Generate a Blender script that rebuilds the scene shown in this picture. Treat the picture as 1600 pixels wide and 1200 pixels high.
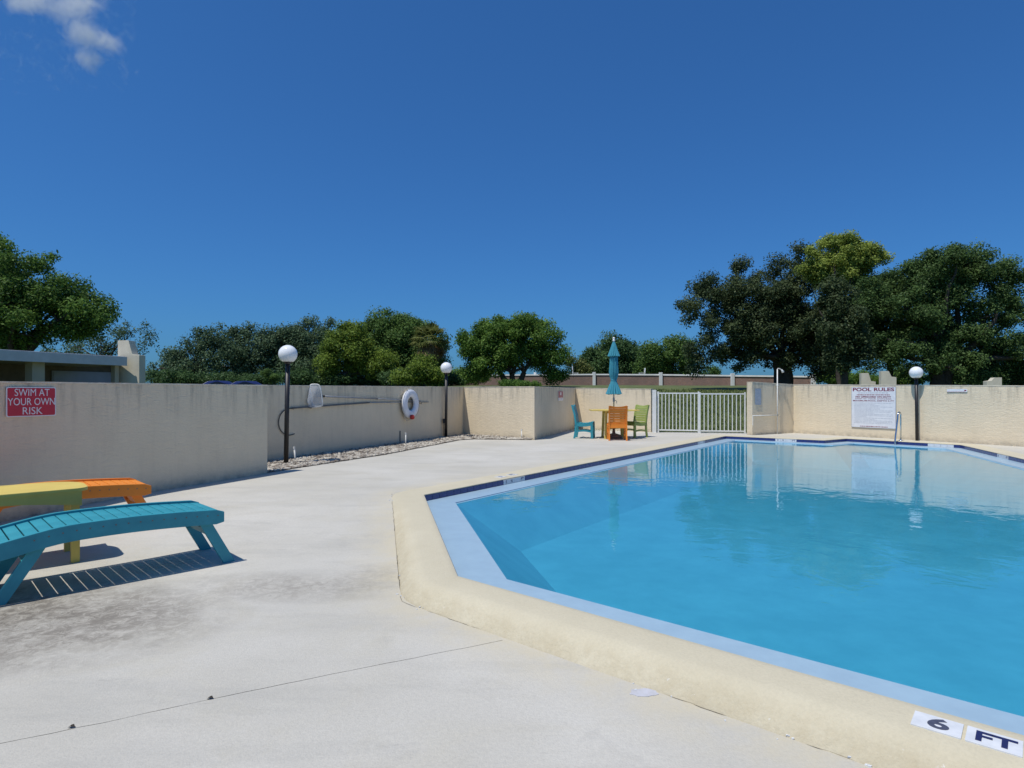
import bpy, bmesh, math, random
import numpy as np
from mathutils import Vector, Matrix, noise
from mathutils.geometry import delaunay_2d_cdt

S = bpy.context.scene
COL = S.collection
R = math.radians
for o in list(bpy.data.objects):
    bpy.data.objects.remove(o)

# ------------------------------------------------------------------ camera
EYE = 1.30
cam_d = bpy.data.cameras.new("camera")
cam = bpy.data.objects.new("camera", cam_d)
COL.objects.link(cam)
cam.location = (0, 0, EYE)
cam.rotation_euler = (R(90), 0, 0)
cam_d.sensor_width = 36
cam_d.lens = 36 * 950 / 1600
cam_d.shift_y = 14 / 1600
cam_d.clip_start = 0.05
cam_d.clip_end = 6000
S.camera = cam

# ------------------------------------------------------------------ sky, sun, exposure
SUN_BEARING, SUN_EL = 228.0, 67.0        # bearing clockwise from the view direction (+Y)
world = bpy.data.worlds.new("World")
S.world = world
world.use_nodes = True
wn = world.node_tree
for n in list(wn.nodes):
    wn.nodes.remove(n)
sky = wn.nodes.new('ShaderNodeTexSky')
sky.sky_type = 'NISHITA'
sky.sun_disc = False
sky.sun_elevation = R(SUN_EL)
sky.sun_rotation = R(SUN_BEARING)
sky.altitude = 0
sky.air_density = 1.0
sky.dust_density = 1.2
sky.ozone_density = 3.0
bg = wn.nodes.new('ShaderNodeBackground')
bg.inputs['Strength'].default_value = 0.075
wo = wn.nodes.new('ShaderNodeOutputWorld')
# the photograph's sky is flatter and bluer than the model's: one contrast and one tint for the whole dome
gam = wn.nodes.new('ShaderNodeGamma')
gam.inputs['Gamma'].default_value = 0.85
tnt = wn.nodes.new('ShaderNodeMix')
tnt.data_type = 'RGBA'
tnt.blend_type = 'MULTIPLY'
tnt.inputs[0].default_value = 1.0
tnt.inputs[7].default_value = (0.38, 1.00, 1.80, 1)
wn.links.new(sky.outputs[0], gam.inputs['Color'])
wn.links.new(gam.outputs[0], tnt.inputs[6])
wn.links.new(tnt.outputs[2], bg.inputs['Color'])
wn.links.new(bg.outputs[0], wo.inputs['Surface'])

sd = bpy.data.lights.new("sun", 'SUN')
sun = bpy.data.objects.new("sun", sd)
COL.objects.link(sun)
sd.energy = 4.1
sd.angle = R(0.53)
sd.color = (1.0, 0.950, 0.865)
tosun = Vector((math.sin(R(SUN_BEARING)) * math.cos(R(SUN_EL)),
                math.cos(R(SUN_BEARING)) * math.cos(R(SUN_EL)), math.sin(R(SUN_EL))))
sun.rotation_euler = tosun.to_track_quat('Z', 'Y').to_euler()
sun.location = (-20, -20, 40)

S.view_settings.view_transform = 'Standard'
S.view_settings.look = 'None'
S.view_settings.gamma = 1.0
S.view_settings.exposure = 0.0
S.render.engine = 'CYCLES'
S.cycles.volume_step_rate = 2.0
S.cycles.volume_bounces = 4
S.cycles.transparent_max_bounces = 12


# ------------------------------------------------------------------ helpers
def tag(o, label=None, cat=None, group=None, kind=None):
    if label: o['label'] = label
    if cat: o['category'] = cat
    if group: o['group'] = group
    if kind: o['kind'] = kind
    return o


def empty(name, loc=(0, 0, 0), rz=0.0):
    o = bpy.data.objects.new(name, None)
    o.empty_display_size = 0.2
    COL.objects.link(o)
    o.location = loc
    o.rotation_euler = (0, 0, rz)
    return o


def link(name, me, mat, parent=None):
    o = bpy.data.objects.new(name, me)
    if mat is not None and not me.materials:
        me.materials.append(mat)
    COL.objects.link(o)
    if parent is not None:
        o.parent = parent
    return o


def copy_tree(o, parent=None):
    c = o.copy()
    COL.objects.link(c)
    c.parent = parent
    for ch in list(o.children):
        copy_tree(ch, c)
    return c


class MB:
    """collects simple shapes and links them as one mesh object"""
    def __init__(s):
        s.v, s.f = [], []

    def add(s, vs, fs):
        b = len(s.v)
        s.v += [tuple(v) for v in vs]
        s.f += [tuple(b + i for i in f) for f in fs]
        return s

    def box(s, c, d, rz=0.0, M=None):
        hx, hy, hz = d[0] / 2, d[1] / 2, d[2] / 2
        vs = [Vector((x, y, z)) for x in (-hx, hx) for y in (-hy, hy) for z in (-hz, hz)]
        rot = M if M is not None else Matrix.Rotation(rz, 3, 'Z')
        vs = [rot @ v + Vector(c) for v in vs]
        return s.add(vs, [(0, 1, 3, 2), (4, 6, 7, 5), (0, 4, 5, 1), (2, 3, 7, 6), (0, 2, 6, 4), (1, 5, 7, 3)])

    def bar(s, a, b, w, t, up=(0, 0, 1)):
        """box of cross-section w (sideways) x t (along up) from a to b"""
        a, b = Vector(a), Vector(b)
        d = (b - a)
        L = d.length
        d.normalize()
        side = d.cross(Vector(up))
        if side.length < 1e-5:
            side = d.cross(Vector((1, 0, 0)))
        side.normalize()
        u = side.cross(d)
        vs = []
        for p in (a, b):
            for x, z in ((-w / 2, -t / 2), (w / 2, -t / 2), (w / 2, t / 2), (-w / 2, t / 2)):
                vs.append(p + side * x + u * z)
        return s.add(vs, [(3, 2, 1, 0), (4, 5, 6, 7), (0, 1, 5, 4), (1, 2, 6, 5), (2, 3, 7, 6), (3, 0, 4, 7)])

    def tube(s, pts, r, n=10, cap=True):
        pts = [Vector(p) for p in pts]
        rr = r if isinstance(r, (list, tuple)) else [r] * len(pts)
        rings = []
        prev = None
        for i, p in enumerate(pts):
            if i == 0: d = pts[1] - pts[0]
            elif i == len(pts) - 1: d = pts[-1] - pts[-2]
            else: d = pts[i + 1] - pts[i - 1]
            d.normalize()
            if prev is None:
                a = d.cross(Vector((0, 0, 1)))
                if a.length < 1e-3: a = d.cross(Vector((1, 0, 0)))
            else:
                a = prev - d * prev.dot(d)
            a.normalize()
            prev = a
            b = d.cross(a)
            rings.append([p + (a * math.cos(2 * math.pi * k / n) + b * math.sin(2 * math.pi * k / n)) * rr[i] for k in range(n)])
        vs = [v for ring in rings for v in ring]
        fs = []
        for i in range(len(pts) - 1):
            for k in range(n):
                k2 = (k + 1) % n
                fs.append((i * n + k, i * n + k2, (i + 1) * n + k2, (i + 1) * n + k))
        if cap:
            fs.append(tuple(reversed(range(n))))
            fs.append(tuple(range((len(pts) - 1) * n, len(pts) * n)))
        return s.add(vs, fs)

    def lathe(s, prof, c=(0, 0, 0), n=24):
        """prof: (r, z) list"""
        vs, fs = [], []
        for r, z in prof:
            for k in range(n):
                a = 2 * math.pi * k / n
                vs.append((c[0] + r * math.cos(a), c[1] + r * math.sin(a), c[2] + z))
        for i in range(len(prof) - 1):
            for k in range(n):
                k2 = (k + 1) % n
                fs.append((i * n + k, i * n + k2, (i + 1) * n + k2, (i + 1) * n + k))
        return s.add(vs, fs)

    def prism(s, poly, z0, z1, xf=None):
        n = len(poly)
        vs = [(x, y, z0) for x, y in poly] + [(x, y, z1) for x, y in poly]
        if xf: vs = [xf(Vector(v)) for v in vs]
        fs = [tuple(reversed(range(n))), tuple(range(n, 2 * n))]
        for k in range(n):
            k2 = (k + 1) % n
            fs.append((k, k2, n + k2, n + k))
        return s.add(vs, fs)

    def build(s, name, mat, parent=None, smooth=False, bevel=0.0):
        me = bpy.data.meshes.new(name)
        me.from_pydata(s.v, [], s.f)
        if smooth:
            me.shade_smooth()
        bm = bmesh.new()
        bm.from_mesh(me)
        bmesh.ops.recalc_face_normals(bm, faces=bm.faces)
        if bevel > 0:
            bmesh.ops.bevel(bm, geom=list(bm.edges), offset=bevel, segments=2, affect='EDGES', profile=0.7, clamp_overlap=True)
        bm.to_mesh(me)
        bm.free()
        return link(name, me, mat, parent)


def P(px, py, d):
    """photo measurement at depth d -> world point"""
    return Vector(((px - 800) / 950 * d, d, EYE + (614 - py) / 950 * d))


# ------------------------------------------------------------------ materials
def nodes_of(m):
    m.use_nodes = True
    nt = m.node_tree
    return nt, nt.nodes['Principled BSDF'], nt.nodes, nt.links


def pmat(name, c1, c2=None, scale=4.0, rough=0.6, bump=0.0, bscale=60.0, bdist=0.01, metallic=0.0, spec=0.5, contrast=(0.35, 0.65), detail=6.0):
    m = bpy.data.materials.new(name)
    nt, b, N, L = nodes_of(m)
    b.inputs['Roughness'].default_value = rough
    b.inputs['Metallic'].default_value = metallic
    b.inputs['Specular IOR Level'].default_value = spec
    tc = N.new('ShaderNodeTexCoord')
    if c2 is None:
        c2 = tuple(x * 0.88 for x in c1)
    nz = N.new('ShaderNodeTexNoise')
    nz.inputs['Scale'].default_value = scale
    nz.inputs['Detail'].default_value = detail
    nz.inputs['Roughness'].default_value = 0.62
    L.new(tc.outputs['Object'], nz.inputs['Vector'])
    cr = N.new('ShaderNodeValToRGB')
    cr.color_ramp.elements[0].position = contrast[0]
    cr.color_ramp.elements[1].position = contrast[1]
    cr.color_ramp.elements[0].color = (*c2, 1)
    cr.color_ramp.elements[1].color = (*c1, 1)
    L.new(nz.outputs['Fac'], cr.inputs['Fac'])
    L.new(cr.outputs['Color'], b.inputs['Base Color'])
    if bump > 0:
        n2 = N.new('ShaderNodeTexNoise')
        n2.inputs['Scale'].default_value = bscale
        n2.inputs['Detail'].default_value = 4
        L.new(tc.outputs['Object'], n2.inputs['Vector'])
        bp = N.new('ShaderNodeBump')
        bp.inputs['Strength'].default_value = bump
        bp.inputs['Distance'].default_value = bdist
        L.new(n2.outputs['Fac'], bp.inputs['Height'])
        L.new(bp.outputs['Normal'], b.inputs['Normal'])
    return m


def mixrgb(N, L, fac, a, b, blend='MIX'):
    mx = N.new('ShaderNodeMix')
    mx.data_type = 'RGBA'
    mx.blend_type = blend
    if isinstance(fac, (int, float)): mx.inputs[0].default_value = fac
    else: L.new(fac, mx.inputs[0])
    for i, v in ((6, a), (7, b)):
        if isinstance(v, tuple): mx.inputs[i].default_value = (*v, 1)
        else: L.new(v, mx.inputs[i])
    return mx.outputs[2]


def ramp(N, L, src, p0, p1, v0=0.0, v1=1.0):
    r = N.new('ShaderNodeMapRange')
    r.inputs['From Min'].default_value = p0
    r.inputs['From Max'].default_value = p1
    r.inputs['To Min'].default_value = v0
    r.inputs['To Max'].default_value = v1
    L.new(src, r.inputs['Value'])
    return r.outputs[0]


def noise_tex(N, L, vec, scale, detail=5, rough=0.6, dist=0.0):
    n = N.new('ShaderNodeTexNoise')
    n.inputs['Scale'].default_value = scale
    n.inputs['Detail'].default_value = detail
    n.inputs['Roughness'].default_value = rough
    n.inputs['Distortion'].default_value = dist
    L.new(vec, n.inputs['Vector'])
    return n.outputs['Fac']


def mathn(N, L, op, a, b):
    m = N.new('ShaderNodeMath')
    m.operation = op
    for i, v in enumerate((a, b)):
        if isinstance(v, (int, float)): m.inputs[i].default_value = v
        else: L.new(v, m.inputs[i])
    return m.outputs[0]


def stucco(name, col, streak=True):
    """trowelled, painted stucco: coarse swirls in relief, faint grime"""
    m = bpy.data.materials.new(name)
    nt, b, N, L = nodes_of(m)
    b.inputs['Roughness'].default_value = 0.85
    b.inputs['Specular IOR Level'].default_value = 0.25
    tc = N.new('ShaderNodeTexCoord').outputs['Object']
    big = noise_tex(N, L, tc, 1.3, 5, 0.6)
    c = mixrgb(N, L, ramp(N, L, big, 0.3, 0.7), tuple(x * 0.9 for x in col), col)
    fine = noise_tex(N, L, tc, 40, 4, 0.7)
    c = mixrgb(N, L, ramp(N, L, fine, 0.3, 0.75, 0.0, 0.22), c, tuple(x * 0.7 for x in col))
    # rain streaks running down from the cap: stretched noise, strongest near the top
    mp = N.new('ShaderNodeMapping')
    mp.inputs['Scale'].default_value = (3.0, 3.0, 0.35)
    L.new(tc, mp.inputs['Vector'])
    st = noise_tex(N, L, mp.outputs[0], 2.6, 6, 0.7)
    sep = N.new('ShaderNodeSeparateXYZ')
    L.new(tc, sep.inputs[0])
    hi = ramp(N, L, sep.outputs[2], 0.9, 1.5)
    f = mathn(N, L, 'MULTIPLY', ramp(N, L, st, 0.48, 0.70), mathn(N, L, 'ADD', mathn(N, L, 'MULTIPLY', hi, 0.55), 0.07))
    c = mixrgb(N, L, f, c, (0.13, 0.12, 0.10))
    # splash dirt at the foot
    lo = ramp(N, L, sep.outputs[2], 0.16, -0.06)
    f2 = mathn(N, L, 'MULTIPLY', lo, ramp(N, L, noise_tex(N, L, tc, 7, 5), 0.35, 0.65, 0.10, 0.75))
    c = mixrgb(N, L, f2, c, (0.16, 0.15, 0.13))
    L.new(c, b.inputs['Base Color'])
    mp2 = N.new('ShaderNodeMapping')
    mp2.inputs['Scale'].default_value = (1, 1, 2.6)
    L.new(tc, mp2.inputs['Vector'])
    sw = noise_tex(N, L, mp2.outputs[0], 6.5, 6, 0.6, 1.1)
    gr = noise_tex(N, L, tc, 90, 3, 0.6)
    h = mathn(N, L, 'ADD', sw, mathn(N, L, 'MULTIPLY', gr, 0.10))
    bp = N.new('ShaderNodeBump')
    bp.inputs['Strength'].default_value = 0.55
    bp.inputs['Distance'].default_value = 0.019
    L.new(h, bp.inputs['Height'])
    L.new(bp.outputs[0], b.inputs['Normal'])
    return m


def deck_material():
    m = bpy.data.materials.new("brushed_concrete")
    nt, b, N, L = nodes_of(m)
    b.inputs['Roughness'].default_value = 0.85
    b.inputs['Specular IOR Level'].default_value = 0.3
    tc = N.new('ShaderNodeTexCoord').outputs['Object']
    big = noise_tex(N, L, tc, 0.55, 6, 0.6)
    c = mixrgb(N, L, ramp(N, L, big, 0.35, 0.65), (0.460, 0.438, 0.382), (0.545, 0.522, 0.468))
    mp = N.new('ShaderNodeMapping')
    mp.inputs['Rotation'].default_value = (0, 0, R(35))
    mp.inputs['Scale'].default_value = (0.5, 2.2, 1)
    L.new(tc, mp.inputs['Vector'])
    streak = noise_tex(N, L, mp.outputs[0], 1.6, 7, 0.65)
    c = mixrgb(N, L, ramp(N, L, streak, 0.50, 0.75, 0, 0.40), c, (0.31, 0.305, 0.28))
    c = mixrgb(N, L, ramp(N, L, noise_tex(N, L, tc, 0.9, 7, 0.7, 0.8), 0.50, 0.72, 0, 0.45), c, (0.46, 0.425, 0.33))
    c = mixrgb(N, L, ramp(N, L, noise_tex(N, L, tc, 2.3, 8, 0.75, 0.5), 0.56, 0.78, 0, 0.40), c, (0.30, 0.29, 0.27))
    fine = noise_tex(N, L, tc, 55, 4, 0.7)
    c = mixrgb(N, L, ramp(N, L, fine, 0.38, 0.8, 0, 0.30), c, (0.25, 0.245, 0.23))
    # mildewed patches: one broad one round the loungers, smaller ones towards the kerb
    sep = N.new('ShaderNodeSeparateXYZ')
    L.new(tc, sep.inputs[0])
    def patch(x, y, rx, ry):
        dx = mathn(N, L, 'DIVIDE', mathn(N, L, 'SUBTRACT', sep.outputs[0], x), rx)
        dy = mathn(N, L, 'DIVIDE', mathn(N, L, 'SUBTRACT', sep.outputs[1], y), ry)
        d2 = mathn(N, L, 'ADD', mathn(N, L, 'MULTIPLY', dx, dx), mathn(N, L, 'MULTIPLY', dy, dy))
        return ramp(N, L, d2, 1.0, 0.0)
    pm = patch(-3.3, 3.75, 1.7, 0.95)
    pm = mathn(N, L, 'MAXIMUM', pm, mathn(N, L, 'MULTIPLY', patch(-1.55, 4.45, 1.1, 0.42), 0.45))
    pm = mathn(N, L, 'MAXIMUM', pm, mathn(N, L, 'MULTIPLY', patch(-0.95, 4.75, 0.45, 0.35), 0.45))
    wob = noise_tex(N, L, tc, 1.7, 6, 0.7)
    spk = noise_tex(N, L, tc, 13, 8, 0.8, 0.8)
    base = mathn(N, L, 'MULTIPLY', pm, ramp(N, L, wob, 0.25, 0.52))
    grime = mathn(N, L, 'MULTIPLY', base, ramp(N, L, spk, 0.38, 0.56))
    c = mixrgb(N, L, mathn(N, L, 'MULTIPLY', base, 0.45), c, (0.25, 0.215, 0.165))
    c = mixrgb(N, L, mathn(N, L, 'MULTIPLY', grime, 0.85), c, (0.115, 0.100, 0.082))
    # cream kerb paint slopped onto the concrete beside the kerb
    at = N.new('ShaderNodeAttribute')
    at.attribute_name = 'spill'
    sp = mathn(N, L, 'MULTIPLY', at.outputs['Fac'], ramp(N, L, noise_tex(N, L, tc, 4.5, 6, 0.7), 0.30, 0.60))
    c = mixrgb(N, L, mathn(N, L, 'MULTIPLY', sp, 0.8), c, (0.52, 0.465, 0.34))
    # grey-brown scuffs scattered all over
    sc = noise_tex(N, L, mp.outputs[0], 4.2, 8, 0.78)
    c = mixrgb(N, L, ramp(N, L, sc, 0.63, 0.74, 0, 0.5), c, (0.20, 0.19, 0.17))
    L.new(c, b.inputs['Base Color'])
    h = mathn(N, L, 'ADD', noise_tex(N, L, tc, 120, 3), mathn(N, L, 'MULTIPLY', noise_tex(N, L, tc, 6, 5), 1.5))
    bp = N.new('ShaderNodeBump')
    bp.inputs['Strength'].default_value = 0.35
    bp.inputs['Distance'].default_value = 0.008
    L.new(h, bp.inputs['Height'])
    L.new(bp.outputs[0], b.inputs['Normal'])
    return m


def kerb_material():
    m = bpy.data.materials.new("cream_kerb_paint")
    nt, b, N, L = nodes_of(m)
    b.inputs['Roughness'].default_value = 0.75
    b.inputs['Specular IOR Level'].default_value = 0.3
    tc = N.new('ShaderNodeTexCoord').outputs['Object']
    c = mixrgb(N, L, ramp(N, L, noise_tex(N, L, tc, 1.8, 6, 0.65), 0.32, 0.68), (0.515, 0.462, 0.335), (0.565, 0.512, 0.38))
    c = mixrgb(N, L, ramp(N, L, noise_tex(N, L, tc, 70, 3, 0.7), 0.4, 0.8, 0, 0.25), c, (0.30, 0.28, 0.21))
    # worn brownish skirt where feet and water hit the sloping face
    at = N.new('ShaderNodeAttribute')
    at.attribute_name = 'skirt'
    f = mathn(N, L, 'MULTIPLY', at.outputs['Fac'], ramp(N, L, noise_tex(N, L, tc, 9, 7, 0.75), 0.36, 0.62))
    c = mixrgb(N, L, mathn(N, L, 'MULTIPLY', f, 0.38), c, (0.38, 0.31, 0.19))
    chip = noise_tex(N, L, tc, 22, 4, 0.8)
    c = mixrgb(N, L, mathn(N, L, 'MULTIPLY', at.outputs['Fac'], ramp(N, L, chip, 0.68, 0.72)), c, (0.62, 0.60, 0.54))
    c = mixrgb(N, L, ramp(N, L, noise_tex(N, L, tc, 16, 2, 0.5), 0.79, 0.80), c, (0.66, 0.64, 0.58))
    L.new(c, b.inputs['Base Color'])
    h = mathn(N, L, 'ADD', noise_tex(N, L, tc, 75, 4, 0.7), mathn(N, L, 'MULTIPLY', noise_tex(N, L, tc, 14, 4), mathn(N, L, 'ADD', mathn(N, L, 'MULTIPLY', at.outputs['Fac'], 2.5), 0.6)))
    bp = N.new('ShaderNodeBump')
    bp.inputs['Strength'].default_value = 0.45
    bp.inputs['Distance'].default_value = 0.008
    L.new(h, bp.inputs['Height'])
    L.new(bp.outputs[0], b.inputs['Normal'])
    return m


def water_material():
    m = bpy.data.materials.new("pool_water")
    m.use_nodes = True
    nt = m.node_tree
    N, L = nt.nodes, nt.links
    for n in list(N): N.remove(n)
    out = N.new('ShaderNodeOutputMaterial')
    tr = N.new('ShaderNodeBsdfTransparent')
    tr.inputs[0].default_value = (0.35, 0.75, 0.83, 1)
    gl = N.new('ShaderNodeBsdfGlossy')
    gl.inputs['Roughness'].default_value = 0.0
    gl.inputs['Color'].default_value = (1, 1, 1, 1)
    fr = N.new('ShaderNodeFresnel')
    fr.inputs['IOR'].default_value = 1.33
    mx = N.new('ShaderNodeMixShader')
    tc = N.new('ShaderNodeTexCoord').outputs['Object']
    a = noise_tex(N, L, tc, 2.2, 3, 0.5, 0.6)
    b_ = noise_tex(N, L, tc, 7.5, 3, 0.5, 0.4)
    h = mathn(N, L, 'ADD', a, mathn(N, L, 'MULTIPLY', b_, 0.22))
    bp = N.new('ShaderNodeBump')
    bp.inputs['Strength'].default_value = 1.0
    bp.inputs['Distance'].default_value = 0.0042
    L.new(h, bp.inputs['Height'])
    L.new(bp.outputs[0], gl.inputs['Normal'])
    L.new(bp.outputs[0], fr.inputs['Normal'])
    L.new(fr.outputs[0], mx.inputs[0])
    L.new(tr.outputs[0], mx.inputs[1])
    L.new(gl.outputs[0], mx.inputs[2])
    L.new(mx.outputs[0], out.inputs['Surface'])
    return m


def leaf_material(name, dark, light, trans=0.25):
    m = bpy.data.materials.new(name)
    m.use_nodes = True
    nt = m.node_tree
    N, L = nt.nodes, nt.links
    for n in list(N): N.remove(n)
    out = N.new('ShaderNodeOutputMaterial')
    at = N.new('ShaderNodeAttribute')
    at.attribute_name = 'tint'
    c = mixrgb(N, L, at.outputs['Fac'], dark, light)
    df = N.new('ShaderNodeBsdfPrincipled')
    df.inputs['Roughness'].default_value = 0.5
    df.inputs['Specular IOR Level'].default_value = 0.12
    tl = N.new('ShaderNodeBsdfTranslucent')
    L.new(c, df.inputs['Base Color'])
    L.new(c, tl.inputs['Color'])
    mx = N.new('ShaderNodeMixShader')
    mx.inputs[0].default_value = trans
    L.new(df.outputs[0], mx.inputs[1])
    L.new(tl.outputs[0], mx.inputs[2])
    L.new(mx.outputs[0], out.inputs['Surface'])
    return m


def brick_material():
    m = bpy.data.materials.new("far_brickwork")
    nt, b, N, L = nodes_of(m)
    b.inputs['Roughness'].default_value = 0.9
    tc = N.new('ShaderNodeTexCoord').outputs['UV']
    br = N.new('ShaderNodeTexBrick')
    br.inputs['Color1'].default_value = (0.26, 0.125, 0.09, 1)
    br.inputs['Color2'].default_value = (0.17, 0.085, 0.065, 1)
    br.inputs['Mortar'].default_value = (0.34, 0.30, 0.26, 1)
    br.inputs['Scale'].default_value = 1.0
    br.inputs['Brick Width'].default_value = 0.22
    br.inputs['Row Height'].default_value = 0.075
    br.inputs['Mortar Size'].default_value = 0.009
    L.new(tc, br.inputs['Vector'])
    c = mixrgb(N, L, ramp(N, L, noise_tex(N, L, tc, 0.5, 5), 0.4, 0.65, 0, 0.45), br.outputs['Color'], (0.13, 0.10, 0.085))
    L.new(c, b.inputs['Base Color'])
    return m


M = {}
M['wall'] = stucco("cream_stucco", (0.77, 0.655, 0.475))
M['cap'] = pmat("wall_cap_paint", (0.78, 0.70, 0.55), (0.56, 0.49, 0.38), 6, 0.8, 0.3, 50)
M['deck'] = deck_material()
M['kerb'] = kerb_material()
M['water'] = water_material()
M['basin'] = pmat("aqua_pool_plaster", (0.33, 0.475, 0.59), (0.27, 0.415, 0.525), 2.2, 0.8, 0.1, 20)
M['ledge'] = pmat("pale_blue_ledge", (0.32, 0.45, 0.545), (0.29, 0.41, 0.505), 7, 0.35, 0.15, 120, 0.003)
M['navy'] = pmat("navy_glazed_tile", (0.030, 0.050, 0.19), (0.022, 0.036, 0.14), 9, 0.18)
M['whitetile'] = pmat("white_glazed_tile", (0.70, 0.71, 0.72), (0.58, 0.60, 0.62), 12, 0.25)
M['grout'] = pmat("grout", (0.22, 0.25, 0.31), None, 12, 0.9)
M['navyink'] = pmat("navy_lettering", (0.018, 0.020, 0.085), None, 20, 0.4)
M['greyink'] = pmat("worn_grey_lettering", (0.075, 0.082, 0.125), (0.05, 0.055, 0.085), 30, 0.5)
M['black'] = pmat("dark_bronze_paint", (0.020, 0.018, 0.018), (0.013, 0.012, 0.012), 14, 0.45)
M['globe'] = pmat("white_acrylic_globe", (0.80, 0.81, 0.82), (0.74, 0.75, 0.76), 2, 0.12)
M['teal'] = pmat("teal_poly_lumber", (0.030, 0.285, 0.350), (0.019, 0.225, 0.285), 5, 0.55, 0.15, 160, 0.002)
M['orange'] = pmat("orange_poly_lumber", (0.78, 0.235, 0.018), (0.70, 0.21, 0.016), 5, 0.55, 0.15, 160, 0.002)
M['yellow'] = pmat("yellow_poly_lumber", (0.64, 0.49, 0.12), (0.57, 0.43, 0.10), 5, 0.6, 0.15, 160, 0.002)
M['lime'] = pmat("lime_poly_lumber", (0.28, 0.345, 0.085), (0.25, 0.31, 0.075), 5, 0.55, 0.15, 160, 0.002)
M['fabric'] = pmat("teal_umbrella_canvas", (0.045, 0.27, 0.355), (0.036, 0.23, 0.31), 20, 0.85, 0.3, 300, 0.002)
M['white'] = pmat("white_aluminium_paint", (0.76, 0.76, 0.73), (0.66, 0.66, 0.62), 10, 0.4)
M['pvc'] = pmat("white_pvc", (0.72, 0.72, 0.69), (0.60, 0.59, 0.54), 20, 0.4)
M['steel'] = pmat("brushed_steel", (0.62, 0.65, 0.68), (0.5, 0.53, 0.56), 12, 0.22, metallic=1.0)
M['alu'] = pmat("dull_aluminium_pole", (0.34, 0.36, 0.38), (0.26, 0.27, 0.29), 8, 0.4, metallic=0.5)
M['greypole'] = pmat("weathered_grey_pole", (0.16, 0.16, 0.16), (0.10, 0.10, 0.10), 10, 0.6)
M['rubber'] = pmat("black_rubber", (0.03, 0.03, 0.03), None, 20, 0.7)
M['hose'] = pmat("grey_vacuum_hose", (0.09, 0.085, 0.075), None, 20, 0.6)
M['foam'] = pmat("white_ring_buoy_vinyl", (0.74, 0.75, 0.78), (0.64, 0.65, 0.69), 12, 0.5)
M['rope'] = pmat("pale_rope", (0.50, 0.49, 0.44), None, 60, 0.9)
M['redcloth'] = pmat("red_throw_bag", (0.50, 0.035, 0.025), None, 20, 0.7)
M['signred'] = pmat("sign_red", (0.50, 0.012, 0.040), (0.44, 0.011, 0.036), 10, 0.35)
M['signwhite'] = pmat("sign_white", (0.74, 0.75, 0.77), (0.66, 0.67, 0.70), 8, 0.4)
M['signgrey'] = pmat("faded_grey_print", (0.40, 0.43, 0.48), None, 50, 0.5)
M['maroon'] = pmat("maroon_print", (0.20, 0.012, 0.045), None, 30, 0.5)
M['signblue'] = pmat("faded_blue_sign", (0.36, 0.43, 0.52), (0.24, 0.29, 0.36), 22, 0.4)
M['fadedred'] = pmat("sun_bleached_red_sign", (0.46, 0.13, 0.14), (0.40, 0.10, 0.11), 20, 0.5)
M['stone'] = pmat("river_gravel", (0.50, 0.46, 0.39), (0.15, 0.12, 0.095), 7, 0.8, contrast=(0.40, 0.58))
M['bed'] = pmat("gravel_soil", (0.19, 0.165, 0.13), (0.10, 0.085, 0.07), 18, 0.95)
M['grassbase'] = pmat("mown_grass_ground", (0.115, 0.135, 0.036), (0.060, 0.085, 0.022), 0.7, 0.95, 0.6, 9, 0.05, contrast=(0.3, 0.7), detail=10)
M['bark'] = pmat("oak_bark", (0.070, 0.058, 0.046), (0.034, 0.028, 0.023), 5, 0.95, 0.6, 14, 0.04)
M['palebark'] = pmat("grey_bark", (0.17, 0.155, 0.13), (0.09, 0.08, 0.07), 5, 0.95, 0.6, 14, 0.04)
M['brick'] = brick_material()
M['white_coping'] = pmat("white_wall_coping", (0.82, 0.82, 0.80), (0.70, 0.70, 0.67), 1.5, 0.7)
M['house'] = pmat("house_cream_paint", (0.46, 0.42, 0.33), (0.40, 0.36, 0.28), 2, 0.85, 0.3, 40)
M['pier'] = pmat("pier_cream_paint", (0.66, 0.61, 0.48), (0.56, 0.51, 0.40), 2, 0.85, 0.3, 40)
M['fascia'] = pmat("pale_fascia_metal", (0.60, 0.60, 0.60), (0.52, 0.52, 0.52), 3, 0.5)
M['roof'] = pmat("grey_shingle_roof", (0.15, 0.14, 0.135), (0.09, 0.085, 0.085), 9, 0.9, 0.4, 30)
M['darkwall'] = pmat("brown_panel_wall", (0.20, 0.165, 0.13), (0.15, 0.12, 0.095), 4, 0.85)
M['garage'] = pmat("grey_garage_door", (0.44, 0.45, 0.54), (0.40, 0.41, 0.49), 3, 0.6)
M['carblue'] = pmat("dark_blue_car_paint", (0.022, 0.035, 0.14), None, 3, 0.2)
M['carglass'] = pmat("tinted_car_glass", (0.01, 0.012, 0.016), None, 3, 0.05)
M['tyre'] = pmat("car_tyre", (0.02, 0.02, 0.02), None, 9, 0.8)
M['dirt'] = pmat("joint_dirt", (0.11, 0.10, 0.085), None, 30, 0.95)
M['seam'] = pmat("kerb_seam_dirt", (0.20, 0.175, 0.135), (0.13, 0.115, 0.09), 30, 0.95)
M['patch'] = pmat("lilac_paint_patch", (0.50, 0.50, 0.55), (0.42, 0.42, 0.44), 20, 0.7)
M['deadleaf'] = pmat("dead_leaf", (0.05, 0.04, 0.03), None, 40, 0.9)


# ------------------------------------------------------------------ ground heights
def sstep(a, b, x):
    t = min(1, max(0, (x - a) / (b - a)))
    return t * t * (3 - 2 * t)


DROP = 0.11


def deck_z(x, y):
    return -DROP * (1 - sstep(4.9, 8.1, y))


def ground_z(x, y):
    r = max(y, 0.75 * math.hypot(x, y))
    z = -0.06 + 2.30 * sstep(19.0, 74.0, r) ** 1.0
    if y > 24:
        z += 0.10 * noise.noise(Vector((x * 0.06, y * 0.06, 0)))
    return z


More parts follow.
